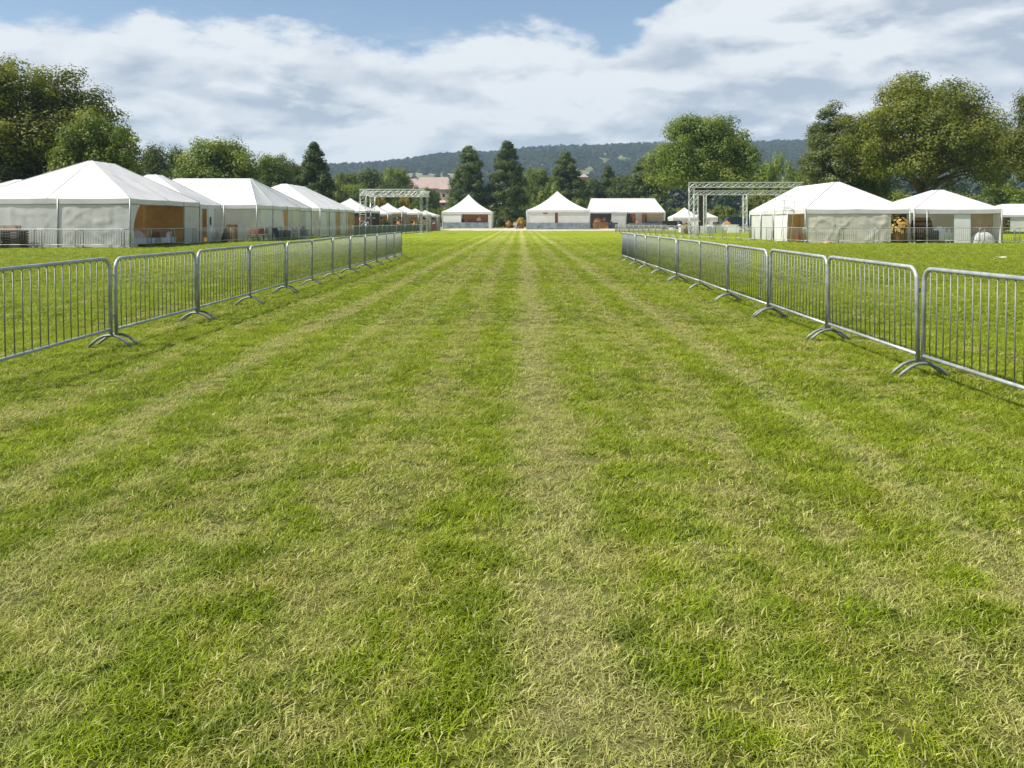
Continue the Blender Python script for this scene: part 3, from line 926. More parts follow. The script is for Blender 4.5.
def roof(parent, x0, x1, y0, y1, ze, zr, rx0, rx1, ry0, ry1, concave=0.0, sag=.05, over=.012, m=None, name='roof'):
    """four-sided cloth roof from the eaves rectangle up to a ridge line or peak"""
    x0 -= over; x1 += over; y0 -= over; y1 += over
    b = MB()
    E = [(x0, y0), (x1, y0), (x1, y1), (x0, y1)]
    R = [(rx0, ry0), (rx1, ry0), (rx1, ry1), (rx0, ry1)]
    sd = random.uniform(0, 50); sm = MB()
    for i in range(4):
        a, c = E[i], E[(i + 1) % 4]; e, f = R[i], R[(i + 1) % 4]
        ln = math.hypot(c[0] - a[0], c[1] - a[1])
        nu = max(10, int(ln / .5)); nv = 14
        nu += nu % 2
        def fn(u, v):
            X = (a[0] + (c[0] - a[0]) * u) * (1 - v) + (e[0] + (f[0] - e[0]) * u) * v
            Y = (a[1] + (c[1] - a[1]) * u) * (1 - v) + (e[1] + (f[1] - e[1]) * u) * v
            h = v * (1 - concave) + concave * (v ** 2.1)
            z = ze + (zr - ze) * h
            z -= sag * math.sin(math.pi * u) * math.sin(math.pi * v) * 1.6
            bays = max(1, round(ln / 4.5))
            z -= .035 * abs(math.sin(math.pi * u * bays)) * (1 - v)
            z += (.03 * mnoise.noise(Vector((X * .8, Y * .8, sd))) + .07 * (1 - abs(mnoise.noise(Vector((u * ln * .45, v * .7, sd + 7))))) ** 8) * math.sin(math.pi * min(1, v * 1.2)) * min(1, 8 * min(u, 1 - u) + 0)
            return (X, Y, z)
        b.grid(fn, nu, nv)
        ns = max(1, round(ln / 4.5))
        for k in range(ns):
            pp = [Vector(fn(k / ns, q / 10)) + Vector((0, 0, .012)) for q in range(11)]
            if (pp[0] - pp[-1]).length > .5: sm.path(pp, .020 if k == 0 else .014, 5)
    rf = b.build(name, m or CANVAS, parent, True)
    sm.build('roof_seam', SEAM, rf, True)
    return rf

def valance(parent, x0, x1, y0, y1, ze, h=.28, over=.012, m=None):
    b = MB()
    x0 -= over; x1 += over; y0 -= over; y1 += over
    E = [(x0, y0), (x1, y0), (x1, y1), (x0, y1)]
    for i in range(4):
        a, c = E[i], E[(i + 1) % 4]
        ln = math.hypot(c[0] - a[0], c[1] - a[1]); bays = max(1, round(ln / 4.5))
        nx, ny = (c[1] - a[1]) / ln, -(c[0] - a[0]) / ln
        sd = random.uniform(0, 60)
        def fn(u, v):
            s_ = abs(math.sin(math.pi * u * bays))
            z = ze - h * (1 - v) - .035 * s_ * v - .05 * s_ * (1 - v)
            o = .02 * mnoise.noise(Vector((u * ln * 1.5, sd, 0))) * (1 - v) * min(1, 20 * min(u, 1 - u)) 
            return (a[0] + (c[0] - a[0]) * u + nx * o, a[1] + (c[1] - a[1]) * u + ny * o, z)
        b.grid(fn, max(8, int(ln / .4)), 3)
    rr = MB(); zz = ze - h - .05; q = .015
    c = [(x0 + q, y0 + q, zz), (x1 - q, y0 + q, zz), (x1 - q, y1 - q, zz), (x0 + q, y1 - q, zz)]
    for i in range(4): rr.path([c[i], c[(i + 1) % 4]], .026, 6)
    rr.build('eave_shadow_rail', ROPE, parent, True)  # dark rail added to draw the shadow gap under the valance
    return b.build('valance', m or CANVAS_IN, parent, True)

def pole(parent, x, y, h, r=.045, m=None):
    b = MB(); b.path([(x, y, 0), (x, y, h)], r, 8)
    b.box((x, y, .02), (.22, .22, .03))
    return b.build('pole', m or GALV_D, parent, True)
def guy(parent, p0, p1):
    b = MB(); b.path([p0, p1], .012, 5); return b.build('guy_rope', ROPE, parent)

def tent(label, x0, x1, y0, y1, ze, zr, r, name='marquee', concave=0.0, group='white event tents', poles=None, cloth=None, val=.28, sag=.05):
    """built in world coordinates under an Empty at the footprint's centre"""
    cx, cy = (x0 + x1) / 2, (y0 + y1) / 2
    t = empty(name, (cx, cy, 0), 0, label, 'tent', group)
    T = dict(o=t, cx=cx, cy=cy, x0=x0 - cx, x1=x1 - cx, y0=y0 - cy, y1=y1 - cy, ze=ze)
    roof(t, T['x0'], T['x1'], T['y0'], T['y1'], ze, zr, r[0] - cx, r[1] - cx, r[2] - cy, r[3] - cy, concave, sag=sag)
    valance(t, T['x0'], T['x1'], T['y0'], T['y1'], ze, val)
    for (x, y) in (poles or []) + [(x0, y0), (x1, y0), (x1, y1), (x0, y1)]:
        pole(t, x - cx, y - cy, ze - .03)
    return T
def wall(T, a, b, m=None, name='wall_panel', z0=.03, z1=None, **kw):
    """panel between world points a, b"""
    return panel(T['o'], name, (a[0] - T['cx'], a[1] - T['cy']), (b[0] - T['cx'], b[1] - T['cy']), z0, z1 or T['ze'] - .16, m or CANVAS_IN, **kw)

# big marquee on the left, two joined bays
T = tent('large white marquee with grey front wall and brown lined side opening', -31.9, -22.35, 47.0, 57.2, 2.85, 5.36, (-27.25, -27.05, 51.8, 54.6), poles=[(-26.5, 47.0), (-22.35, 54.5)])
wall(T, (-31.85, 47.03), (-26.52, 47.03), amp=.14, hem=.05)
wall(T, (-26.48, 47.03), (-22.4, 47.03), amp=.16, hem=.18)
wall(T, (-31.87, 47.1), (-31.87, 57.1))
wall(T, (-31.8, 57.15), (-22.45, 57.15), TAN, 'lining', amp=.08)
wall(T, (-26.2, 47.5), (-26.2, 57.0), TAN, 'lining', amp=.12, z1=3.1)
wall(T, (-26.1, 48.3), (-23.0, 48.3), TAN, 'lining', amp=.06)
b = MB(); b.grid(lambda u, v: (-22.7 - 3.4 * v + 27.125, 47.5 + 9.5 * u - 52.1, 2.62 + .45 * v + .05 * math.sin(u * 20)), 20, 4); b.build('ceiling_lining', TAN, T['o'], True)
wall(T, (-22.37, 47.05), (-22.37, 48.5), CANVAS_IN, 'curtain', tie=('l', .7), amp=.06)
wall(T, (-22.37, 54.7), (-22.37, 57.15), CANVAS_IN, 'curtain', amp=.16)
T = tent('lower second bay joined behind the large marquee, door panel in its side', -31.4, -22.7, 57.4, 62.2, 2.75, 4.9, (-26.9, -26.3, 59.2, 60.2), concave=.0, sag=-.06, poles=[(-22.7, 59.6)])
wall(T, (-22.68, 57.45), (-22.68, 58.5), CANVAS_IN, 'curtain', tie=('r', .6), amp=.08)
wall(T, (-23.2, 58.0), (-23.2, 62.0), TAN, 'lining')
wall(T, (-22.68, 59.4), (-22.68, 60.8), WHITE, 'door_panel', amp=.01)
b = MB(); b.box((-22.62 - T['cx'], 60.0 - T['cy'], 1.55), (.03, .16, .6), bev=.01); b.build('door_slot', DARK, T['o'])
wall(T, (-22.68, 61.0), (-22.68, 62.15), CANVAS_IN, 'curtain', amp=.1)
wall(T, (-31.3, 62.15), (-22.8, 62.15))
wall(T, (-31.35, 57.5), (-31.35, 62.1))

T = tent('white ridge marquee with long side of white curtains, second along the left', -32.6, -20.1, 62.6, 79, 2.8, 5.2, (-29.5, -23.2, 70.4, 71.2), poles=[(-22.6, 62.6), (-20.1, 66.7), (-20.1, 70.8), (-20.1, 74.9)])
wall(T, (-32.5, 63.6), (-20.9, 63.6), CANVAS_IN, 'inner_wall', amp=.14)
wall(T, (-20.12, 63.6), (-20.12, 66.6), CANVAS_IN, 'curtain', amp=.18)
wall(T, (-20.12, 66.8), (-20.12, 69.4), CANVAS_IN, 'curtain', amp=.16)
wall(T, (-21.8, 69.2), (-21.8, 73.8), TAN, 'lining', amp=.1)
wall(T, (-20.12, 69.5), (-20.12, 71.0), TAN, 'drape', amp=.1, tie=('r', .35))
wall(T, (-20.12, 72.6), (-20.12, 75.4), CREAM, 'curtain', amp=.16)
wall(T, (-21.6, 75.4), (-21.6, 79), CANVAS_IN, 'inner_wall', amp=.1)
wall(T, (-20.12, 77.0), (-20.12, 78.9), CANVAS_IN, 'curtain', amp=.14)
wall(T, (-32.5, 78.95), (-20.2, 78.95))

T = tent('white hipped marquee with two brown door drapes, third along the left', -30.0, -19.4, 79.6, 96, 2.8, 5.45, (-25.0, -24.5, 86, 93), poles=[(-19.4, 83.5), (-19.4, 87.5), (-19.4, 91.6)])
wall(T, (-29.9, 79.65), (-22, 79.65))
wall(T, (-19.42, 79.7), (-19.42, 82.4), CANVAS_IN, 'curtain', amp=.14)
wall(T, (-20.6, 82.0), (-20.6, 86), CANVAS_IN, 'inner_wall')
wall(T, (-19.42, 83.7), (-19.42, 86.2), CANVAS_IN, 'curtain', amp=.14)
wall(T, (-19.42, 86.3), (-19.42, 88.7), TAN, 'drape', amp=.12)
wall(T, (-20.8, 88.0), (-20.8, 93), CANVAS_IN, 'inner_wall')
wall(T, (-19.42, 90.2), (-19.42, 92.2), CANVAS_IN, 'curtain', amp=.14)
wall(T, (-19.42, 92.4), (-19.42, 95.8), TAN, 'drape', amp=.14)
wall(T, (-29.9, 95.9), (-19.5, 95.9))

T = tent('white tent corner at the picture edge behind the large marquee', -42.5, -33.8, 58.5, 67, 2.8, 4.7, (-38.4, -38.0, 62.4, 63))
wall(T, (-42.4, 58.55), (-33.9, 58.55)); wall(T, (-33.85, 58.6), (-33.85, 66.9))

# small market stalls
STALLS = [
 (-20.9, 101, 6.2, 2.78, 4.35, 'pointed white stall beside the third marquee, tallest of the small stalls'),
 (-19.0, 108.5, 3.6, 2.55, 3.6, 'low white stall behind the gantry post'),
 (-18.4, 114, 4.6, 2.78, 4.05, 'sharp peaked white stall at the middle of the gantry'),
 (-17.2, 121, 5.0, 2.7, 3.75, 'flat peaked white stall next to the sharp peaked one'),
 (-16.4, 128, 4.6, 2.6, 3.5, 'low white stall, last but one of the stall row'),
 (-15.6, 135, 4.4, 2.5, 3.3, 'lowest white stall at the far end of the row'),
]
for (x, y, w, ze, zr, lab) in STALLS:
    T = tent(lab, x - w / 2, x + w / 2, y - w / 2, y + w / 2, ze, zr, (x, x, y, y), name='market_stall', concave=.35, group='small market stalls', val=.22)
    wall(T, (x - w / 2 + .05, y + w / 2 - .05), (x + w / 2 - .05, y + w / 2 - .05), random.choice([BEIGE, SHADOWY, CREAM]), amp=.06)  # toned-down cloth paints in the shade at the stall's back
    wall(T, (x - w / 2 + .03, y - w / 2), (x - w / 2 + .03, y + w / 2), amp=.06)
    wall(T, (x - w / 2 + .1, y + w / 2 - .4), (x + w * random.uniform(-.1, .2), y + w / 2 - .4), random.choice([BEIGE, RUST, TAN, SHADOWY]), 'hanging_cloth', amp=.1, z0=.3, z1=2.2)
    wall(T, (x - w / 2 + .4, y - w / 2 + .1), (x + w / 2 - .4, y - w / 2 + .1), random.choice([CREAM, BEIGE, RUST]), 'counter_cloth', z0=.02, z1=.9, amp=.05)

# the three tents at the end of the track
T = tent('smaller pagoda pavilion with rust back wall, at the end of the track', -16.2, -5.8, 170, 180, 3.5, 7.2, (-11, -11, 175, 175), name='pagoda_tent', concave=.5, val=.5, sag=0)
wall(T, (-16.1, 170.05), (-12.2, 170.05), WHITE, amp=.05, z0=1.2)
wall(T, (-12.2, 172.5), (-6.2, 172.5), RUST, 'back_wall', amp=.1)
wall(T, (-16.1, 179.9), (-5.9, 179.9)); wall(T, (-16.15, 170.2), (-16.15, 179.8)); wall(T, (-5.85, 170.2), (-5.85, 179.8))
wall(T, (-6.6, 170.02), (-5.9, 170.02), CANVAS_IN, 'curtain', amp=.05)
wall(T, (-16.0, 169.8), (-6.5, 169.8), SKIRT, 'skirt', z0=.02, z1=1.25, amp=.10)
T = tent('larger pagoda pavilion closed by white walls with a rust drape between', 1.25, 12.8, 150, 160.5, 3.56, 7.2, (7, 7, 155, 155), name='pagoda_tent', concave=.5, val=.42, sag=0)
wall(T, (1.3, 150.1), (6.4, 150.1), CANVAS_IN, amp=.05, z0=1.15)
wall(T, (6.95, 150.1), (12.7, 150.1), CANVAS_IN, amp=.05, z0=1.15)
wall(T, (6.0, 151.2), (7.4, 151.2), RUST, 'drape', amp=.12)
wall(T, (4.2, 150.02), (5.0, 150.02), RUST, 'torn_strip', z0=2.85, z1=3.16, amp=.05)
wall(T, (1.2, 149.9), (12.8, 149.9), SKIRT, 'skirt', z0=.02, z1=1.2, amp=.12)
wall(T, (1.3, 160.4), (12.7, 160.4)); wall(T, (1.3, 150.2), (1.3, 160.3)); wall(T, (12.75, 150.2), (12.75, 160.3))
T = tent('long white ridge tent with orange goods in its open front', 14.0, 29.2, 165, 173, 3.46, 6.2, (14.6, 27.7, 168.9, 169.1), name='ridge_tent', concave=.12, val=.3, poles=[(21.4, 165)])
wall(T, (18.4, 165.1), (21.3, 165.1), amp=.08); wall(T, (23.4, 166.2), (25.2, 166.2), CREAM, amp=.08)
wall(T, (25.6, 165.6), (29.0, 165.6), BEIGE, 'drape', amp=.12, z0=1.2)
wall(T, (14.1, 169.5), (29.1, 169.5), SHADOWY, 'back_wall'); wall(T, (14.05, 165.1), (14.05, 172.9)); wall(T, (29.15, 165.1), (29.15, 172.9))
wall(T, (22.0, 165.4), (23.2, 165.4), RUST, 'drape', tie=('r', .6), amp=.1)
wall(T, (24.6, 165.4), (25.8, 165.4), RUST, 'drape', tie=('l', .5), amp=.1)

# right marquees
T = tent('hipped white marquee with creased cream front wall, beside the truss', 19.9, 27.2, 57.2, 71, 2.38, 4.45, (23.4, 23.7, 60.9, 69.2), poles=[(19.9, 61), (19.9, 64.4), (19.9, 67.8)])
wall(T, (19.95, 57.23), (23.5, 57.23), CREAM, amp=.16, hem=.05); wall(T, (23.5, 57.24), (25.9, 57.24), CREAM, amp=.2, hem=.2)
wall(T, (19.92, 61.1), (19.92, 64.2), WHITE, 'curtain', amp=.05); wall(T, (19.92, 64.7), (19.92, 67.5), CANVAS_IN, 'curtain', amp=.06)
wall(T, (19.92, 68), (19.92, 70.4), CANVAS_IN, 'curtain', amp=.06)
wall(T, (20.9, 57.5), (20.9, 61.6), TAN, 'lining', amp=.1); wall(T, (19.95, 60.95), (20.9, 61.2), TAN, 'lining', amp=.05)
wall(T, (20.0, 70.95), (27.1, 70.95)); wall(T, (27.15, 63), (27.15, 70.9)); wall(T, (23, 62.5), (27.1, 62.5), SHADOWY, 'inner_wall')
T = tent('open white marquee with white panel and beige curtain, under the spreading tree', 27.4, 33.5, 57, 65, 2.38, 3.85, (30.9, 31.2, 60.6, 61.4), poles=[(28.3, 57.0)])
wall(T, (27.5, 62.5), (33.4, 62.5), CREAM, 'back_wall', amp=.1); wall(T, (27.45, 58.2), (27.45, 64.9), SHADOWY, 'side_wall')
wall(T, (30.2, 57.05), (31.35, 57.05), WHITE, 'panel', amp=.03); wall(T, (31.35, 57.9), (33.4, 57.9), BEIGE, 'curtain', amp=.12)
wall(T, (33.47, 57.1), (33.47, 64.9), CREAM)
T = tent('far white marquee at the picture edge below the bright bush', 69, 81, 118, 128, 2.45, 4.1, (73, 77, 122, 124), val=.3)
wall(T, (70.6, 118.1), (73.6, 118.1), WHITE, amp=.05); wall(T, (73.7, 118.1), (80.9, 118.1)); wall(T, (69.1, 119), (69.1, 127.9)); wall(T, (69.1, 119.5), (70.8, 119.5), RUST, 'inner_wall')
T = tent('small far pagoda tent behind the truss, near the lime trunk', 29.5, 35, 158, 163.5, 2.3, 4.2, (32.2, 32.2, 160.7, 160.7), name='pagoda_tent', concave=.4)
wall(T, (29.6, 163.4), (34.9, 163.4)); wall(T, (33.9, 158.1), (34.9, 158.1)); wall(T, (29.55, 158.2), (29.55, 163.3))

T = tent('small white gazebo beyond the slim truss tower', 36.0, 40.5, 168, 172.5, 2.4, 3.6, (38.2, 38.2, 170.2, 170.2), name='gazebo', concave=.3, val=.25)
wall(T, (36.1, 172.4), (40.4, 172.4)); wall(T, (36.05, 168.1), (36.05, 172.4)); wall(T, (38.9, 168.1), (40.4, 168.1))
# ------------------------------------------------------------------ trusses and frames
def truss_shape(p0, p1, s, r=.042, step=.7):
    b = MB(); p0 = Vector(p0); p1 = Vector(p1); d = p1 - p0; L = d.length; t = d.normalized()
    up = Vector((0, 0, 1)) if abs(t.z) < .9 else Vector((0, 1, 0))
    a = t.cross(up).normalized() * s / 2; c = a.cross(t).normalized() * s / 2
    Cn = [a + c, a - c, -a - c, -a + c]
    for q in Cn: b.path([p0 + q, p1 + q], r, 6)
    n = max(2, int(L / step))
    for k in range(n):
        u, v = d * (k / n), d * ((k + 1) / n)
        for i in range(4):
            q0, q1 = (Cn[i], Cn[(i + 1) % 4]) if k % 2 else (Cn[(i + 1) % 4], Cn[i])
            b.path([p0 + u + q0, p0 + v + q1], r * .6, 5)
            b.path([p0 + u + Cn[i], p0 + u + Cn[(i + 1) % 4]], r * .6, 5)
    return b
def gantry(label, x0, x1, y, h, s, extra=(), name='truss_gantry', depth=0, thin=False):
    t = empty(name, ((x0 + x1) / 2, y, 0), 0, label, 'truss', 'aluminium truss gantries')
    w = (x1 - x0) / 2
    for sx in (-w + s / 2, w - s / 2):
        truss_shape((sx, 0, 0), (sx, 0, h - s), s if not (thin and sx > 0) else .22, .03 if not (thin and sx > 0) else .016).build('post', ALU, t)
        b = MB(); b.box((sx, 0, .02), (s * 2, s * 2, .04)); b.build('base_plate', ALU, t)
    truss_shape((-w, 0, h - s / 2), (w, 0, h - s / 2), s).build('beam', ALU, t)
    if depth:
        for sx in (-w + s / 2, w - s / 2):
            truss_shape((sx, s / 2, h - s / 2), (sx, depth, h - s / 2), s * .8).build('side_beam', ALU, t)
            truss_shape((sx, depth + s / 2, 0), (sx, depth + s / 2, h - s), s * .8 if not (thin and sx > 0) else .2, .03 if not (thin and sx > 0) else .014).build('post', ALU, t)
        truss_shape((-w, depth + s / 2, h - s / 2), (w, depth + s / 2, h - s / 2), s).build('beam', ALU, t)
    return t
gantry('square aluminium truss gantry over the market stalls', PX(360, 98), PX(424, 98), 98, PZ(189.5, 98), .7, depth=6, thin=True)
gantry('tall aluminium truss gantry in front of the lime tree, taller of two', PX(689, 85), PX(803, 85), 85, PZ(182.5, 85), .5)
gantry('lower aluminium truss gantry standing behind the taller one', PX(694, 95), PX(790, 95), 95, PZ(191, 95), .45)
t = empty('truss_tower', (PX(745, 97), 97, 0), 0, 'aluminium truss tower under the lower gantry middle', 'truss', 'aluminium truss gantries')
truss_shape((0, 0, 0), (0, 0, PZ(195, 97)), .42, .045).build('post', ALU, t)
t = empty('truss_tower', (PX(705, 97), 97, 0), 0, 'slim truss tower beside the gantry posts', 'truss', 'aluminium truss gantries')
truss_shape((0, 0, 0), (0, 0, PZ(195, 97)), .3).build('post', ALU, t)
# light tubular frame against the hipped marquee's side
t = empty('scaffold_frame', (19.55, 62.2, 0), 0, 'thin grey scaffold frame leaning by the hipped marquee roof', 'scaffold')
for yy in (-2.9, -.7, 1.5):
    b = MB(); b.path([(0, yy, 0), (.35, yy, 3.6 + .1 * yy)], .022, 6); b.build('upright', GALV_D, t)
for z in (2.55, 3.1, 3.45):
    b = MB(); b.path([(z * .097, -2.9, z - .15), (z * .097, 1.5, z + .1)], .018, 6); b.build('ledger', GALV_D, t)
b = MB(); b.path([(.24, -2.9, 2.3), (.34, 1.5, 3.6)], .016, 6); b.build('brace', GALV_D, t)

# ------------------------------------------------------------------ goods
def at(o, x, y, z=0, rz=0):
    o.location = (x, y, z); o.rotation_euler = (0, 0, rz); return o
def table(x, y, w, d, label, cloth=WHITE, h=.75, rz=0, group='trestle tables'):
    t = empty('cloth_table', (x, y, 0), rz, label, 'table', group)
    b = MB(); b.box((0, 0, h), (w, d, .04), bev=.01); b.build('tabletop', WOOD_L, t)
    for sx in (-1, 1):
        for sy in (-1, 1):
            b = MB(); b.path([(sx * (w / 2 - .1), sy * (d / 2 - .1), 0), (sx * (w / 2 - .1), sy * (d / 2 - .1), h - .02)], .025, 6); b.build('leg', GALV_D, t)
    b = MB()
    def fn(u, v):
        a = 2 * math.pi * u
        ca, sa = math.cos(a), math.sin(a)
        k = 1 / max(abs(ca), abs(sa))
        o = 1 + .05 * (1 - v) * math.sin(a * 14)
        return (ca * k * (w / 2 + .02) * o, sa * k * (d / 2 + .02) * o, .14 + (h - .10) * v)
    b.grid(fn, 64, 5); b.box((0, 0, h + .028), (w + .05, d + .05, .012), bev=.004)
    b.build('tablecloth', cloth, t, True)
    return t
def crate(x, y, z, s, label, m=WOOD_L, rz=0, group='crates and boxes'):
    t = empty('crate', (x, y, z), rz, label, 'crate', group)
    b = MB(); w, d, h = s
    for k in range(4):
        zz = h * (k + .5) / 4
        for (c, e) in (((0, -d / 2, zz), (w, .02, h / 4 - .02)), ((0, d / 2, zz), (w, .02, h / 4 - .02)), ((-w / 2, 0, zz), (.02, d - .03, h / 4 - .02)), ((w / 2, 0, zz), (.02, d - .03, h / 4 - .02))): b.box(c, e)
    b.box((0, 0, .02), (w - .03, d - .03, .03))
    b.build('slatted_side', m, t)
    b = MB()
    for sx in (-1, 1):
        for sy in (-1, 1): b.box((sx * (w / 2 - .035), sy * (d / 2 - .035), h / 2), (.04, .04, h - .005))
    b.build('corner_post', m, t)
    return t
def card(x, y, z, s, label, m=PINK, rz=0, group='boxes of goods'):
    t = empty('cardboard_box', (x, y, z), rz, label, 'box', group)
    b = MB(); b.box((0, 0, s[2] / 2), s, bev=.012); b.build('carton', m, t)
    b = MB(); b.box((0, s[1] * .0, s[2] + .004), (s[0] * .98, .06, .006)); b.build('tape', WOOD_L, t)
    for sx in (-1, 1):
        b = MB(); b.box((sx * s[0] * .6, 0, s[2] + .02), (s[0] * .3, s[1] * .9, .008), ry=sx * .5); b.build('flap', m, t)
    return t
def chair(x, y, label, m=RED, rz=0, group='folding chairs'):
    t = empty('chair', (x, y, 0), rz, label, 'chair', group)
    b = MB(); b.box((0, 0, .45), (.44, .44, .05), bev=.015); b.build('seat', m, t)
    b = MB(); b.box((0, .22, .78), (.44, .04, .42), bev=.015, rx=-.12); b.build('backrest', m, t)
    for sx in (-1, 1):
        for sy in (-1, 1):
            b = MB(); b.path([(sx * .2, sy * .2, 0), (sx * .19, sy * .18, .44)], .018, 6); b.build('leg', WOOD_D, t)
    return t
def planter(x, y, label, flower=YELLOW, s=1.0, group='flower tubs'):
    t = empty('flower_tub', (x, y, 0), 0, label, 'planter', group)
    b = MB(); b.lathe((0, 0, 0), [(.30 * s, 0), (.36 * s, .2 * s), (.40 * s, .5 * s), (.42 * s, .52 * s), (.40 * s, .55 * s), (.36 * s, .5 * s)], 18); b.build('tub', WOOD, t, True)
    n = 260; d = dirs(n); d[:, 2] = np.abs(d[:, 2])
    C = d * (RNG.uniform(.3, 1, (n, 1)) ** .5) * np.array([.5, .5, .75]) * s + np.array([0, 0, .5 * s])
    link('leaves', leaf_mesh('tub_leaves', C, d + dirs(n) * .5, RNG.uniform(.10, .2, n) * s, RNG.uniform(0, 1, n), RNG.uniform(0, .5, n), LM_BRIGHT), t)
    n = 160; d = dirs(n); d[:, 2] = np.abs(d[:, 2])
    C = d * np.array([.55, .55, .85]) * s + np.array([0, 0, .52 * s])
    link('flowers', leaf_mesh('tub_flowers', C, d, RNG.uniform(.12, .24, n) * s, RNG.uniform(0, 1, n), RNG.uniform(0, 1, n), flower), t)
    return t
def barrel(x, y, label, m=WOOD, z=0, s=1.0):
    t = empty('barrel', (x, y, z), 0, label, 'barrel')
    b = MB(); b.lathe((0, 0, 0), [(.28 * s, 0), (.36 * s, .25 * s), (.39 * s, .48 * s), (.36 * s, .72 * s), (.28 * s, .95 * s), (.26 * s, .93 * s)], 20); b.build('cask', m, t, True)
    for z0, r in ((.18, .352), (.36, .385), (.62, .380), (.80, .342)):
        b = MB(); b.lathe((0, 0, 0), [(r * s, (z0 - .03) * s), (r * s + .008, (z0 - .03) * s), (r * s + .008, (z0 + .03) * s), (r * s, (z0 + .03) * s)], 20); b.build('hoop', DARK, t, True)
    return t
def heap(x, y, label, m, s=(1, .8, .5), z=0, name='cloth_bundle', cat='bundle'):
    b = MB(); sd = random.uniform(0, 40)
    def fn(u, v):
        a = 2 * math.pi * u; ph = v * math.pi / 2
        r = math.cos(ph) * (1 + .28 * mnoise.noise(Vector((math.cos(a) * 1.6, math.sin(a) * 1.6, v * 2 + sd))))
        return (r * math.cos(a) * s[0] / 2, r * math.sin(a) * s[1] / 2, max(0, math.sin(ph) * s[2] * (1 + .25 * mnoise.noise(Vector((math.cos(a) * 2, math.sin(a) * 2, sd))))))
    b.grid(fn, 28, 10)
    return tag(at(b.build(name, m, None, True), x, y, z), label, cat)

# inside the large marquee's opening (seen over its barrier)
table(-23.4, 50.2, 1.0, 2.6, 'low white clothed table in the large marquee brown opening, nearer its front corner', h=.45)
table(-23.3, 53.3, 1.0, 2.2, 'low white clothed table in the large marquee opening, beside the tied curtain', h=.45)
heap(-23.4, 49.8, 'pale pink sheet heaped on the low table in the brown opening', PINK, (.9, 1.8, .5), .49)
crate(-23.3, 52.8, .485, (.6, .9, .35), 'brown crate with dark lid on the low white table', WOOD)
card(-23.35, 53.9, .485, (.5, .5, .3), 'pale box beside the brown crate in the opening', WHITE)
heap(-23.1, 48.6, 'orange cloth bundle at the opening corner of the large marquee', ORANGE, (.5, .5, .6))
heap(-24.9, 52.6, 'dark cloth bundle on the floor at the back of the brown opening', WOOD_D, (.8, 1.2, .7))
# timber pile outside the front wall
t = empty('timber_stack', (-29.2, 46.5, 0), 0, 'dark weathered stack of pallets behind the barriers at the picture edge', 'stack')
for k in range(7):
    b = MB(); b.box((0, 0, .09 + k * .145), (2.2, .8, .10), rz=random.uniform(-.03, .03), bev=.01); b.build('pallet', WOOD_D, t)
    if k < 6:
        b = MB()
        for q in (-1, 0, 1): b.box((q * .95, 0, .163 + k * .145), (.12, .78, .042))
        b.build('spacer', WOOD, t)
crate(-28.9, 46.45, 1.02, (1.0, .5, .28), 'shallow crate lying on top of the dark pallet stack', WOOD_L)
planter(-30.6, 46.5, 'tub of yellow flowers beside the dark pallet stack', s=.8)
# chairs by the second marquee
chair(-19.6, 63.3, 'red-brown folding chair at the big marquee end of the chairs', rz=.5)
for k in range(3):
    chair(-20.6 + k * .55, 62.0 - k * .15, 'red-brown chair outside the ridge marquee, %s from the large marquee' % ORD[k], rz=random.uniform(-.6, .6))
chair(-19.3, 64.6, 'dark chair beside the red-brown chairs', DARK, .3)
heap(-21.9, 61.4, 'dark tarp heap between the big marquee and the chairs', DARK, (.8, .8, 1.1))
crate(-21.2, 60.4, 0, (.6, .6, 1.3), 'tall orange-brown crate beside the door panel', WOOD)
table(-19.3, 66.8, .8, 1.6, 'small table with dark top outside the white curtains', cloth=SHADOWY)
chair(-19.5, 71.2, 'rust folding chair below the brown drape of the ridge marquee', RUST, .4)
card(-19.2, 73.0, 0, (.6, .6, .8), 'grey box outside the cream curtain', SKIRT)
crate(-20.2, 75.9, 0, (.6, .8, 1.1), 'brown crate inside the ridge marquee last opening', WOOD)
# stall goods
def rack(x, y, label, cols, w=1.5, h=1.9, rz=0):
    t = empty('goods_rack', (x, y, 0), rz, label, 'rack', 'racks of goods in the stalls')
    for sx in (-1, 1):
        for sy in (-1, 1):
            b = MB(); b.path([(sx * w / 2, sy * .25, 0), (sx * w / 2, sy * .25, h)], .03, 6); b.build('post', WOOD_D, t)
    for k in range(4):
        z = .25 + k * (h - .35) / 3
        b = MB(); b.box((0, 0, z), (w + .06, .52, .03)); sh = b.build('shelf', WOOD, t)
        xx = -w / 2 + .12
        while xx < w / 2 - .15:
            q = random.uniform(.18, .4); hh = random.uniform(.15, .38)
            b = MB(); b.box((xx + q / 2, random.uniform(-.05, .05), z + .017 + hh / 2), (q * .9, .36, hh), bev=.02); b.build('carton', random.choice(cols), sh)
            xx += q
    return t
for (x, y, w, ze, zr, lab), nm, cols in zip(STALLS, ('the tallest small stall', 'the low stall behind the gantry post', 'the sharp peaked stall', 'the flat peaked stall', 'the last but one stall', 'the lowest stall'),
        ((WOOD, WHITE, DARK), (ORANGE, WOOD, DARK), (DARK, WHITE, TEAL), (RUST, WOOD_L, DARK), (WHITE, DARK, WOOD), (RED, DARK, WOOD))):
    rack(x + w / 2 - .9, y + .3, 'wooden rack of mixed goods in ' + nm, cols, 1.3)
    rack(x - .4, y - w / 2 + .7, 'second wooden rack, at the front of ' + nm, cols, 1.1, 1.75)
    heap(x + w / 2 - .5, y - w / 2 + .3, 'cloth covered pile at the corner of ' + nm, random.choice([ORANGE, DARK, RUST, SKIRT]), (.9, .8, 1.55))
table(-18.2, 103.6, 2.0, .9, 'green covered market table beside the gantry post', cloth=GREENP)
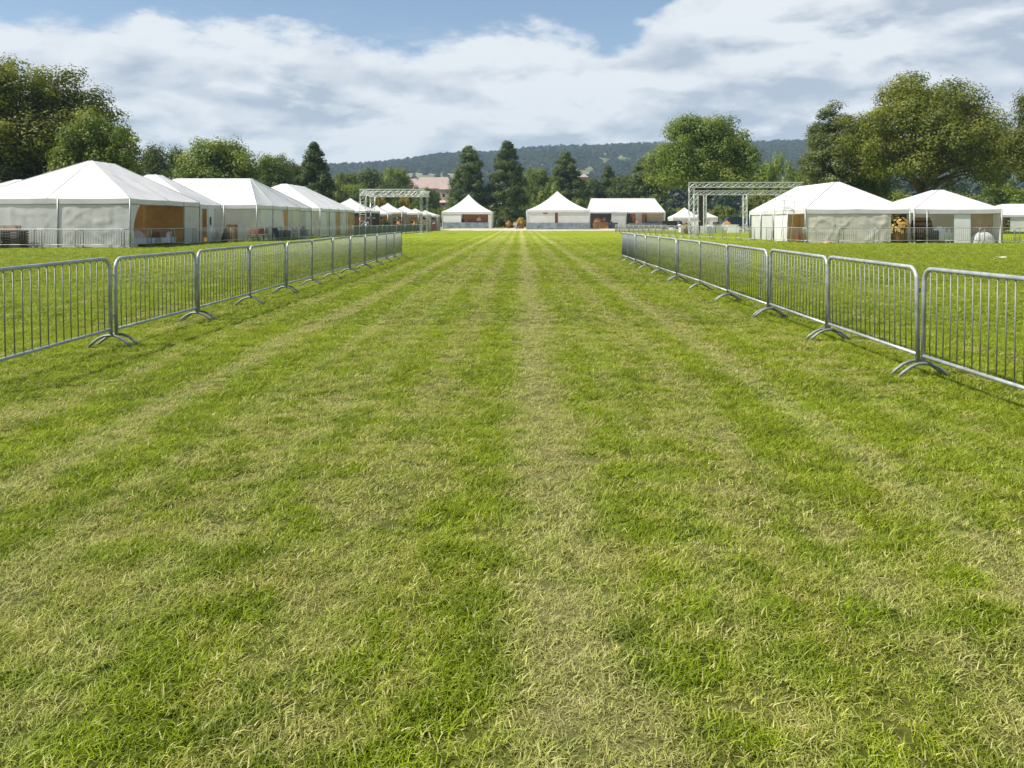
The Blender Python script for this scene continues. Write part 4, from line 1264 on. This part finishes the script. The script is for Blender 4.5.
planter(-18.9, 103.6, 'tall orange flower tub behind the green market table', ORANGE, 1.35)
planter(-17.0, 104.4, 'leafy green tub with orange flowers on the stall aisle', GREENP, 1.2)
table(-16.6, 110.3, 2.2, .9, 'white clothed market table before the sharp peaked stall')
heap(-16.8, 110.3, 'brown cloth pile on the white market table', WOOD, (1.2, .6, .4), .79)
table(-15.4, 117.2, 2.0, .9, 'rust clothed market table before the flat peaked stall', cloth=RUST)
crate(-15.0, 123.8, 0, (1.1, .8, 1.2), 'tall brown crate at the last but one stall', WOOD)
crate(-14.2, 131.4, 0, (1.2, .9, 1.1), 'red-brown crate at the lowest stall', RED)
barrel(-16.4, 113.4, 'wooden barrel between the market stalls')
# pavilion interiors
crate(-12.6, 171.2, 0, (1.6, .9, 2.1), 'dark tall cabinet behind the smaller pavilion skirt', DARK)
table(-9.6, 171.2, 2.6, .8, 'brown counter inside the smaller pavilion', cloth=WOOD, h=1.5)
heap(-11.2, 171.0, 'orange cloth heap on show inside the smaller pavilion', ORANGE, (1.2, .8, 1.7))
heap(-8.6, 171.2, 'pale rolled sheet on the brown counter', PINK, (1.0, .5, .7), 1.54)
table(16.4, 165.6, 3.2, .9, 'brown counter in the long tent open end', cloth=WOOD, h=1.3)
heap(15.6, 165.6, 'orange goods piled on the long tent counter', ORANGE, (1.7, .7, .8), 1.34)
barrel(17.0, 165.7, 'amber cask on the long tent counter', WOOD_L, 1.34, .9)
heap(17.8, 165.4, 'rust cloth slope beside the orange goods', RUST, (2.0, .7, 1.1))
crate(18.6, 164.2, 0, (1.8, .9, 1.2), 'navy crate in front of the long tent white wall', NAVY)
table(22.6, 164.6, 2.4, .8, 'dark table outside the long tent middle opening', cloth=DARK, h=1.1)
table(26.8, 164.4, 4.2, .8, 'long navy clothed table before the beige drape', cloth=NAVY, h=1.3)
planter(-2.4, 172.0, 'orange flower tub on the pale path between the pavilions', ORANGE, 1.25)
planter(.2, 165.5, 'golden flower tub close to the larger pavilion wall', YELLOW, 1.7)
planter(-.9, 168.5, 'small orange tub behind the golden flower tub', ORANGE, 1.1)
# hipped marquee door and goods
chair(20.5, 58.3, 'dark chair inside the hipped marquee brown doorway', DARK, 1.2)
crate(20.4, 59.6, 0, (.5, .6, .6), 'small red-brown crate inside the brown doorway', RED)
planter(26.6, 57.7, 'tall wooden tub with golden flowers between the two right marquees', YELLOW, 1.5)
heap(27.0, 60.2, 'white sheet hung behind the golden flower tub', WHITE, (1.3, .6, 2.0))
barrel(28.7, 58.6, 'upright wooden barrel at the open marquee pole', s=1.9)
barrel(29.3, 60.2, 'smaller amber barrel beside the big barrel', WOOD_L, s=1.1)
table(29.9, 57.9, 1.5, .8, 'white clothed table in the open marquee', h=.7)
heap(29.6, 57.9, 'white linen heap on the open marquee table', WHITE, (.9, .5, .4), .74)
chair(30.3, 59.3, 'dark tall-backed chair behind the open marquee table', DARK)
crate(28.9, 57.6, 0, (.8, .5, .9), 'dark crate beside the open marquee barrel', WOOD_D)
heap(32.3, 57.3, 'grey-white tarp heap below the beige curtain', CANVAS_IN, (1.7, .7, .75))
heap(21.4, 57.0, 'pale rope heap at the hipped marquee corner', BEIGE, (.5, .3, .2))
# under the gantry
planter(PX(687, 100), 100, 'orange flower tub left of the white cabinet by the gantry', ORANGE, 1.1)
card(PX(694, 101), 101, 0, (1.1, .8, 1.5), 'white cabinet box beside the gantry post', WHITE)
table(PX(722, 120), 120, 4.6, 1.0, 'long white table under the lower gantry', h=1.0)
heap(PX(727, 120), 120, 'orange cloth pile on the long white table', ORANGE, (1.2, .6, .45), 1.04)
table(PX(706, 128), 128, 2.2, .9, 'short white table near the lime trunk')
crate(PX(716, 119.4), 119.4, 1.04, (.8, .6, .4), 'dark crate on the long white table', DARK)
for (px, d, m, sz, lab) in ((701, 104, WHITE, (.9, .7, .9), 'white box on the grass beside the slim truss tower'), (711, 106, SKIRT, (1.2, .7, .8), 'grey case on the grass between the gantry posts'),
        (733, 108, WHITE, (1.4, .8, .8), 'white chest on the grass under the truss tower'), (756, 92, WHITE, (.8, .6, .7), 'white box near the hipped marquee rear corner'), (683, 112, WHITE, (1.0, .7, 1.0), 'white box left of the taller gantry post')):
    card(PX(px, d), d, 0, sz, lab, m, random.uniform(-.4, .4))
# bit of paper on the grass
b = MB()
b.grid(lambda u, v: ((u - .5) * .34, (v - .5) * .24, .05 + .05 * mnoise.noise(Vector((u * 3, v * 3, 1))) + .03 * abs(u - .4)), 6, 5)
tag(at(b.build('paper_scrap', WHITE), PX(1001, 33.9), 33.9), 'crumpled white paper scrap lying on the grass', 'paper')

# ------------------------------------------------------------------ vehicles
def van(x, y, rz, L, H_, W_, label, paint, cat='van'):
    t = empty('parked_van', (x, y, 0), rz, label, cat)
    prof = [(-L / 2, .35), (-L / 2, H_ * .93), (-L / 2 + .15, H_), (L * .22, H_), (L * .32, H_ * .96), (L * .42, H_ * .58), (L / 2 - .05, H_ * .5), (L / 2, H_ * .42), (L / 2, .35)]
    b = MB(); n = len(prof)
    vs = [(p[0], -W_ / 2, p[1]) for p in prof] + [(p[0], W_ / 2, p[1]) for p in prof]
    b.add(vs, [tuple(range(n)), tuple(range(2 * n - 1, n - 1, -1))] + [(i, i + n, (i + 1) % n + n, (i + 1) % n) for i in range(n)])
    b.build('body', paint, t)
    for sx in (-L * .3, L * .32):
        for sy in (-1, 1):
            b = MB()
            b.path([(sx, sy * (W_ / 2 - .16), .33), (sx, sy * (W_ / 2 + .02), .33)], .33, 16); w_ = b.build('wheel', RUBBER, t)
            b = MB(); b.path([(sx, sy * (W_ / 2 + .021), .33), (sx, sy * (W_ / 2 + .035), .33)], .18, 12); b.build('rim', ALU, w_)
    for sy in (-1, 1):
        b = MB(); b.box((L * .22, sy * (W_ / 2 + .004), H_ * .74), (L * .2, .012, H_ * .26), bev=.004); b.build('side_window', GLASS, t)
        b = MB(); b.box((L / 2 + .005, sy * W_ * .36, H_ * .36), (.02, .25, .14), bev=.005); b.build('headlight', WHITE, t)
    b = MB(); b.box((L * .375, 0, H_ * .77), (.02, W_ * .86, H_ * .38), ry=-.26); b.build('windscreen', GLASS, t)
    return t
van(PX(736, 150), 150, math.pi, 5.0, 2.3, 1.9, 'navy van parked behind the truss tower', NAVY)
van(PX(670, 340), 340, 0, 5.4, 2.6, 2.0, 'white van parked on the rise beyond the long tent end', WHITE).location.z = terrain(PX(670, 340), 340) + .1
van(PX(503, 205), 205, 0, 4.2, 1.5, 1.7, 'small pale blue car behind the smaller pavilion', BLUE, 'car')
van(PX(672, 150), 150, .2, 4.4, 1.6, 1.8, 'dark car parked beside the small far pagoda', DARK, 'car')
van(PX(720, 178), 178, .1, 4.2, 1.5, 1.75, 'pale blue car seen under the lower gantry', BLUE, 'car')
van(PX(697, 182), 182, -.2, 4.3, 1.5, 1.75, 'white car seen between the gantry posts', WHITE, 'car')
# ------------------------------------------------------------------ houses
def house(px, d, w, dp, wallh, roofh, label, wm, rm, rz=0, wins=4, z=None):
    x = PX(px, d); zg = terrain(x, d) if z is None else z
    t = empty('house', (x, d, zg), rz, label, 'house', 'houses on the rise beyond the field')
    b = MB(); b.box((0, 0, wallh / 2 - 1), (w, dp, wallh + 2)); 
    b.build('wall', wm, t)
    b = MB(); o = .5
    vs = [(-w / 2 - o, -dp / 2 - o, wallh), (w / 2 + o, -dp / 2 - o, wallh), (w / 2 + o, dp / 2 + o, wallh), (-w / 2 - o, dp / 2 + o, wallh), (-w / 2 + w * .12, 0, wallh + roofh), (w / 2 - w * .12, 0, wallh + roofh)]
    b.add(vs, [(0, 1, 5, 4), (1, 2, 5), (2, 3, 4, 5), (3, 0, 4), (3, 2, 1, 0)])
    rf = b.build('roof', rm, t)
    b = MB(); b.box((w * .2, dp * .1, wallh + roofh * .8), (.9, .9, 2.2), bev=.05); b.build('chimney', WALLP, rf)
    for k in range(wins):
        f = MB(); xx = -w / 2 + w * (k + .5) / wins
        f.box((xx, -dp / 2 - .02, wallh * .55), (w / wins * .4, .08, wallh * .35)); fr = f.build('window', WHITE, t)
        q = MB(); q.box((xx, -dp / 2 - .07, wallh * .55), (w / wins * .33, .03, wallh * .29)); q.build('pane', GLASS, fr)
    b = MB(); b.box((w * .02 + w / wins * .5 * 0 - w * .48, -dp / 2 - .03, 1.1), (1.1, .08, 2.2)); b.build('door', WOOD, t)
    return t
house(434, 380, 17, 13, 6.0, 5.5, 'large hall with a broad pink roof beside the blunt-topped pine', WALLP, ROOFP, z=PZ(202, 380), wins=5)
house(448, 372, 6.5, 9, 6.0, 2.0, 'pink gabled annexe on the pine side of the hall', WALLP, ROOFP, z=PZ(203, 372), wins=2)
house(412, 385, 6, 8, 5.0, 3.5, 'small pink house behind the little green tree', WALLP, ROOFP, z=PZ(197, 385), wins=2)
house(382, 360, 9, 8, 2.6, 1.6, 'low cream house with white front among dark trees', WHITE, WALLC, z=PZ(190, 360), wins=3)
house(580, 470, 8, 9, 3.2, 1.8, 'low pink house seen between the third pine and the dark trees', WALLP, ROOFP, z=PZ(183, 470), wins=3)
house(438, 300, 9, 6, 1.6, .8, 'low pink walled shed above the bright bush by the path', WALLP, WALLP, z=PZ(207, 300), wins=2)

# ------------------------------------------------------------------ people
def person(x, y, label, shirt, trousers, rz=0, h=1.72, arm=0.0):
    k = h / 1.75
    J = {  # joint: (pos, radius)
     'pelvis': ((0, 0, .95), .15), 'waist': ((0, 0, 1.1), .13), 'chest': ((0, 0, 1.32), .155), 'neck': ((0, 0, 1.5), .06), 'jaw': ((0, -.02, 1.58), .075), 'head': ((0, -.01, 1.66), .095), 'top': ((0, 0, 1.73), .07),
     'shl': ((-.19, 0, 1.42), .065), 'ell': ((-.26, .02, 1.14), .045), 'hal': ((-.27, -.06 - arm, .88 + arm * .6), .035),
     'shr': ((.19, 0, 1.42), .065), 'elr': ((.26, .02, 1.14), .045), 'har': ((.27, -.06, .88), .035),
     'hil': ((-.1, 0, .88), .10), 'knl': ((-.12, -.03, .48), .065), 'anl': ((-.12, .03, .09), .045), 'tol': ((-.14, -.14, .04), .04),
     'hir': ((.1, 0, .88), .10), 'knr': ((.12, .0, .48), .065), 'anr': ((.12, .05, .09), .045), 'tor': ((.14, -.12, .04), .04)}
    names = list(J); ix = {n: i for i, n in enumerate(names)}
    E = [('pelvis', 'waist'), ('waist', 'chest'), ('chest', 'neck'), ('neck', 'jaw'), ('jaw', 'head'), ('head', 'top'), ('chest', 'shl'), ('shl', 'ell'), ('ell', 'hal'), ('chest', 'shr'), ('shr', 'elr'), ('elr', 'har'),
         ('pelvis', 'hil'), ('hil', 'knl'), ('knl', 'anl'), ('anl', 'tol'), ('pelvis', 'hir'), ('hir', 'knr'), ('knr', 'anr'), ('anr', 'tor')]
    me = bpy.data.meshes.new('person_skeleton')
    me.from_pydata([tuple(c * k for c in J[n][0]) for n in names], [(ix[a], ix[b]) for a, b in E], [])
    o = bpy.data.objects.new('person_skeleton', me); COL.objects.link(o)
    sk = o.modifiers.new('skin', 'SKIN')
    for i, n in enumerate(names):
        me.skin_vertices[0].data[i].radius = (J[n][1] * k,) * 2
    me.skin_vertices[0].data[0].use_root = True
    ss = o.modifiers.new('sub', 'SUBSURF'); ss.levels = 1; ss.render_levels = 1
    dg = bpy.context.evaluated_depsgraph_get()
    m2 = bpy.data.meshes.new_from_object(o.evaluated_get(dg))
    bpy.data.objects.remove(o)
    for mm in (SKIN, shirt, trousers, HAIR, RUBBER): m2.materials.append(mm)
    for p in m2.polygons:
        c = p.center / k
        i = 0
        if c.z < .07: i = 4
        elif c.z < .98 and abs(c.x) < .23: i = 2
        elif c.z < 1.5 and (abs(c.x) < .22 or c.z > 1.12): i = 1
        elif c.z > 1.70 or (c.z > 1.58 and c.y > .02): i = 3
        p.material_index = i
        p.use_smooth = True
    b = link('person', m2)
    at(b, x, y, 0, rz)
    return tag(b, label, 'person', 'people among the stalls')
person(PX(699, 96), 96, 'person in navy clothes standing behind the barriers by the gantry', NAVY, NAVY, .6)
person(PX(396, 118), 118, 'person in teal top standing at the market stalls', TEAL, DARK, 2.0, 1.74)
person(PX(433.5, 200), 200, 'person in white on the pale path, hall side', WHITE, WHITE, .3)
person(PX(437.5, 204), 204, 'person in pale green walking on the pale path', CREAM, BEIGE, 2.8, 1.8)
person(PX(374, 108), 108, 'person in orange behind the green market table', ORANGE, DARK, -.4)
person(PX(388, 115), 115, 'person in dark clothes at the sharp peaked stall', DARK, DARK, 1.2)
person(PX(679, 140), 140, 'person in grey beside the small far pagoda', SKIRT, DARK, .2)

person(PX(611, 162), 162, 'person in dark clothes before the long tent white wall', DARK, NAVY, .4)
person(PX(637, 163), 163, 'person in rust top at the long tent middle opening', RUST, DARK, -.7, 1.8)
person(PX(497, 186), 186, 'person in blue beside the smaller pavilion, gap side', BLUE, DARK, 1.0)
person(PX(411, 126), 126, 'person in white top at the flat peaked stall', WHITE, DARK, .9)
person(PX(403, 121), 121, 'person in rust top between the small market stalls', RUST, DARK, 2.2)
person(PX(727, 123), 123, 'person in dark top behind the long white table', DARK, DARK, .2)
# ------------------------------------------------------------------ sky, sun, camera
SUN = Vector((-.68, -.20, 1.0)).normalized()
elev = math.asin(SUN.z); azi = math.atan2(SUN.x, SUN.y)
w = bpy.data.worlds.new('World'); sc.world = w; w.use_nodes = True
nt = w.node_tree; nt.nodes.clear()
out = nd(nt, 'ShaderNodeOutputWorld')
sky = nd(nt, 'ShaderNodeTexSky', sky_type='NISHITA')
sky.sun_disc = False; sky.sun_elevation = elev; sky.sun_rotation = azi
sky.air_density = 1.0; sky.dust_density = .6; sky.ozone_density = 1.2
bg = nd(nt, 'ShaderNodeBackground'); nt.links.new(sky.outputs[0], bg.inputs[0]); bg.inputs[1].default_value = .092
dirn = nd(nt, 'ShaderNodeTexCoord').outputs['Generated']
sp = nd(nt, 'ShaderNodeSeparateXYZ'); nt.links.new(dirn, sp.inputs[0])
dx, dy, dz = sp.outputs
v1 = VM(nt, 'MULTIPLY', dirn, (1.0, 1.0, 2.2))
big = NOISE(nt, v1, 6.5, 9.0, .60, .1)
v2 = VM(nt, 'ADD', VM(nt, 'MULTIPLY', dirn, (1.0, 1.0, 4.0)), (3.3, 1.7, .6))
sm = NOISE(nt, v2, 5.5, 8.0, .58, .5)
thr = M(nt, 'ADD', MR(nt, dx, .08, .28, .225, .305, True), MR(nt, dx, -.5, -.1, .0, 0.0))
edge = M(nt, 'ADD', M(nt, 'SUBTRACT', thr, dz), M(nt, 'MULTIPLY', M(nt, 'SUBTRACT', big, .5), .19))
mask = MR(nt, edge, -.004, .026, 0.0, .97, True)
wisp = M(nt, 'MULTIPLY', MR(nt, sm, .52, .75, 0, .35, True), MR(nt, edge, -.12, .02, 0, 1, True))
mask = M(nt, 'MAXIMUM', mask, wisp)
# bright sunlit tops, blue-grey undersides
cp = VM(nt, 'ADD', VM(nt, 'MULTIPLY', dirn, (1.0, 1.0, 2.7)), (1.1, 7.7, 0))
body = NOISE(nt, cp, 7.0, 9.0, .60, .1)
above = NOISE(nt, VM(nt, 'ADD', cp, (-.012, 0, .045)), 7.0, 5.0, .5, .15)
under = M(nt, 'MULTIPLY', M(nt, 'SUBTRACT', above, body), 6.5)
shade = M(nt, 'ADD', M(nt, 'ADD', MR(nt, body, .43, .60, -.08, .58, True), under), MR(nt, dx, .05, .45, -.02, .42))
shade = M(nt, 'MULTIPLY', shade, MR(nt, edge, .0, .09, .15, 1.0, True))
shade = M(nt, 'MINIMUM', M(nt, 'MAXIMUM', shade, 0.0), 1.0)
ccol = MIX(nt, shade, c4((.82, .85, .88)), c4((.43, .50, .60)))
lowhaze = MR(nt, dz, .0, .12, 1.0, 0.0, True)
ccol = MIX(nt, M(nt, 'MULTIPLY', lowhaze, .6), ccol, c4((.74, .80, .86)))
cb = nd(nt, 'ShaderNodeBackground'); nt.links.new(ccol, cb.inputs[0]); cb.inputs[1].default_value = .74
mx = nd(nt, 'ShaderNodeMixShader')
nt.links.new(mask, mx.inputs[0]); nt.links.new(bg.outputs[0], mx.inputs[1]); nt.links.new(cb.outputs[0], mx.inputs[2])
nt.links.new(mx.outputs[0], out.inputs[0])

sl = bpy.data.lights.new('sun', 'SUN'); sl.energy = 5.0; sl.angle = math.radians(.55); sl.color = (1.0, .94, .82)
so = bpy.data.objects.new('sun', sl); COL.objects.link(so)
so.rotation_euler = (-SUN).to_track_quat('-Z', 'Y').to_euler(); so.location = (-40, 20, 60)

hz = bpy.data.materials.new('haze_air'); hz.use_nodes = True
nt = hz.node_tree; nt.nodes.clear()
out = nd(nt, 'ShaderNodeOutputMaterial'); pv = nd(nt, 'ShaderNodeVolumePrincipled')
pv.inputs['Color'].default_value = (.58, .78, .96, 1); pv.inputs['Density'].default_value = .00017
nt.links.new(pv.outputs[0], out.inputs['Volume'])
b = MB(); b.box((0, 1350, 139), (7300, 3300, 280))
tag(b.build('haze', hz), kind='stuff')

cam = bpy.data.cameras.new('camera'); co = bpy.data.objects.new('camera', cam); COL.objects.link(co)
co.location = (0, 0, H_CAM); co.rotation_euler = (math.radians(90), 0, 0)
cam.sensor_width = 36; cam.lens = F_PX / 1024 * 36
cam.shift_x = -(VX - 512) / 1024; cam.shift_y = -(384 - VY) / 1024
cam.clip_start = .05; cam.clip_end = 20000
sc.camera = co
sc.render.resolution_x = 1024; sc.render.resolution_y = 768
sc.view_settings.view_transform = 'Standard'; sc.view_settings.look = 'None'
sc.view_settings.exposure = 0.56; sc.view_settings.gamma = 1.0; sc.view_settings.use_curve_mapping = False
sc.cycles.max_bounces = 6; sc.cycles.diffuse_bounces = 3; sc.cycles.glossy_bounces = 2; sc.cycles.transmission_bounces = 4
sc.cycles.use_denoising = True
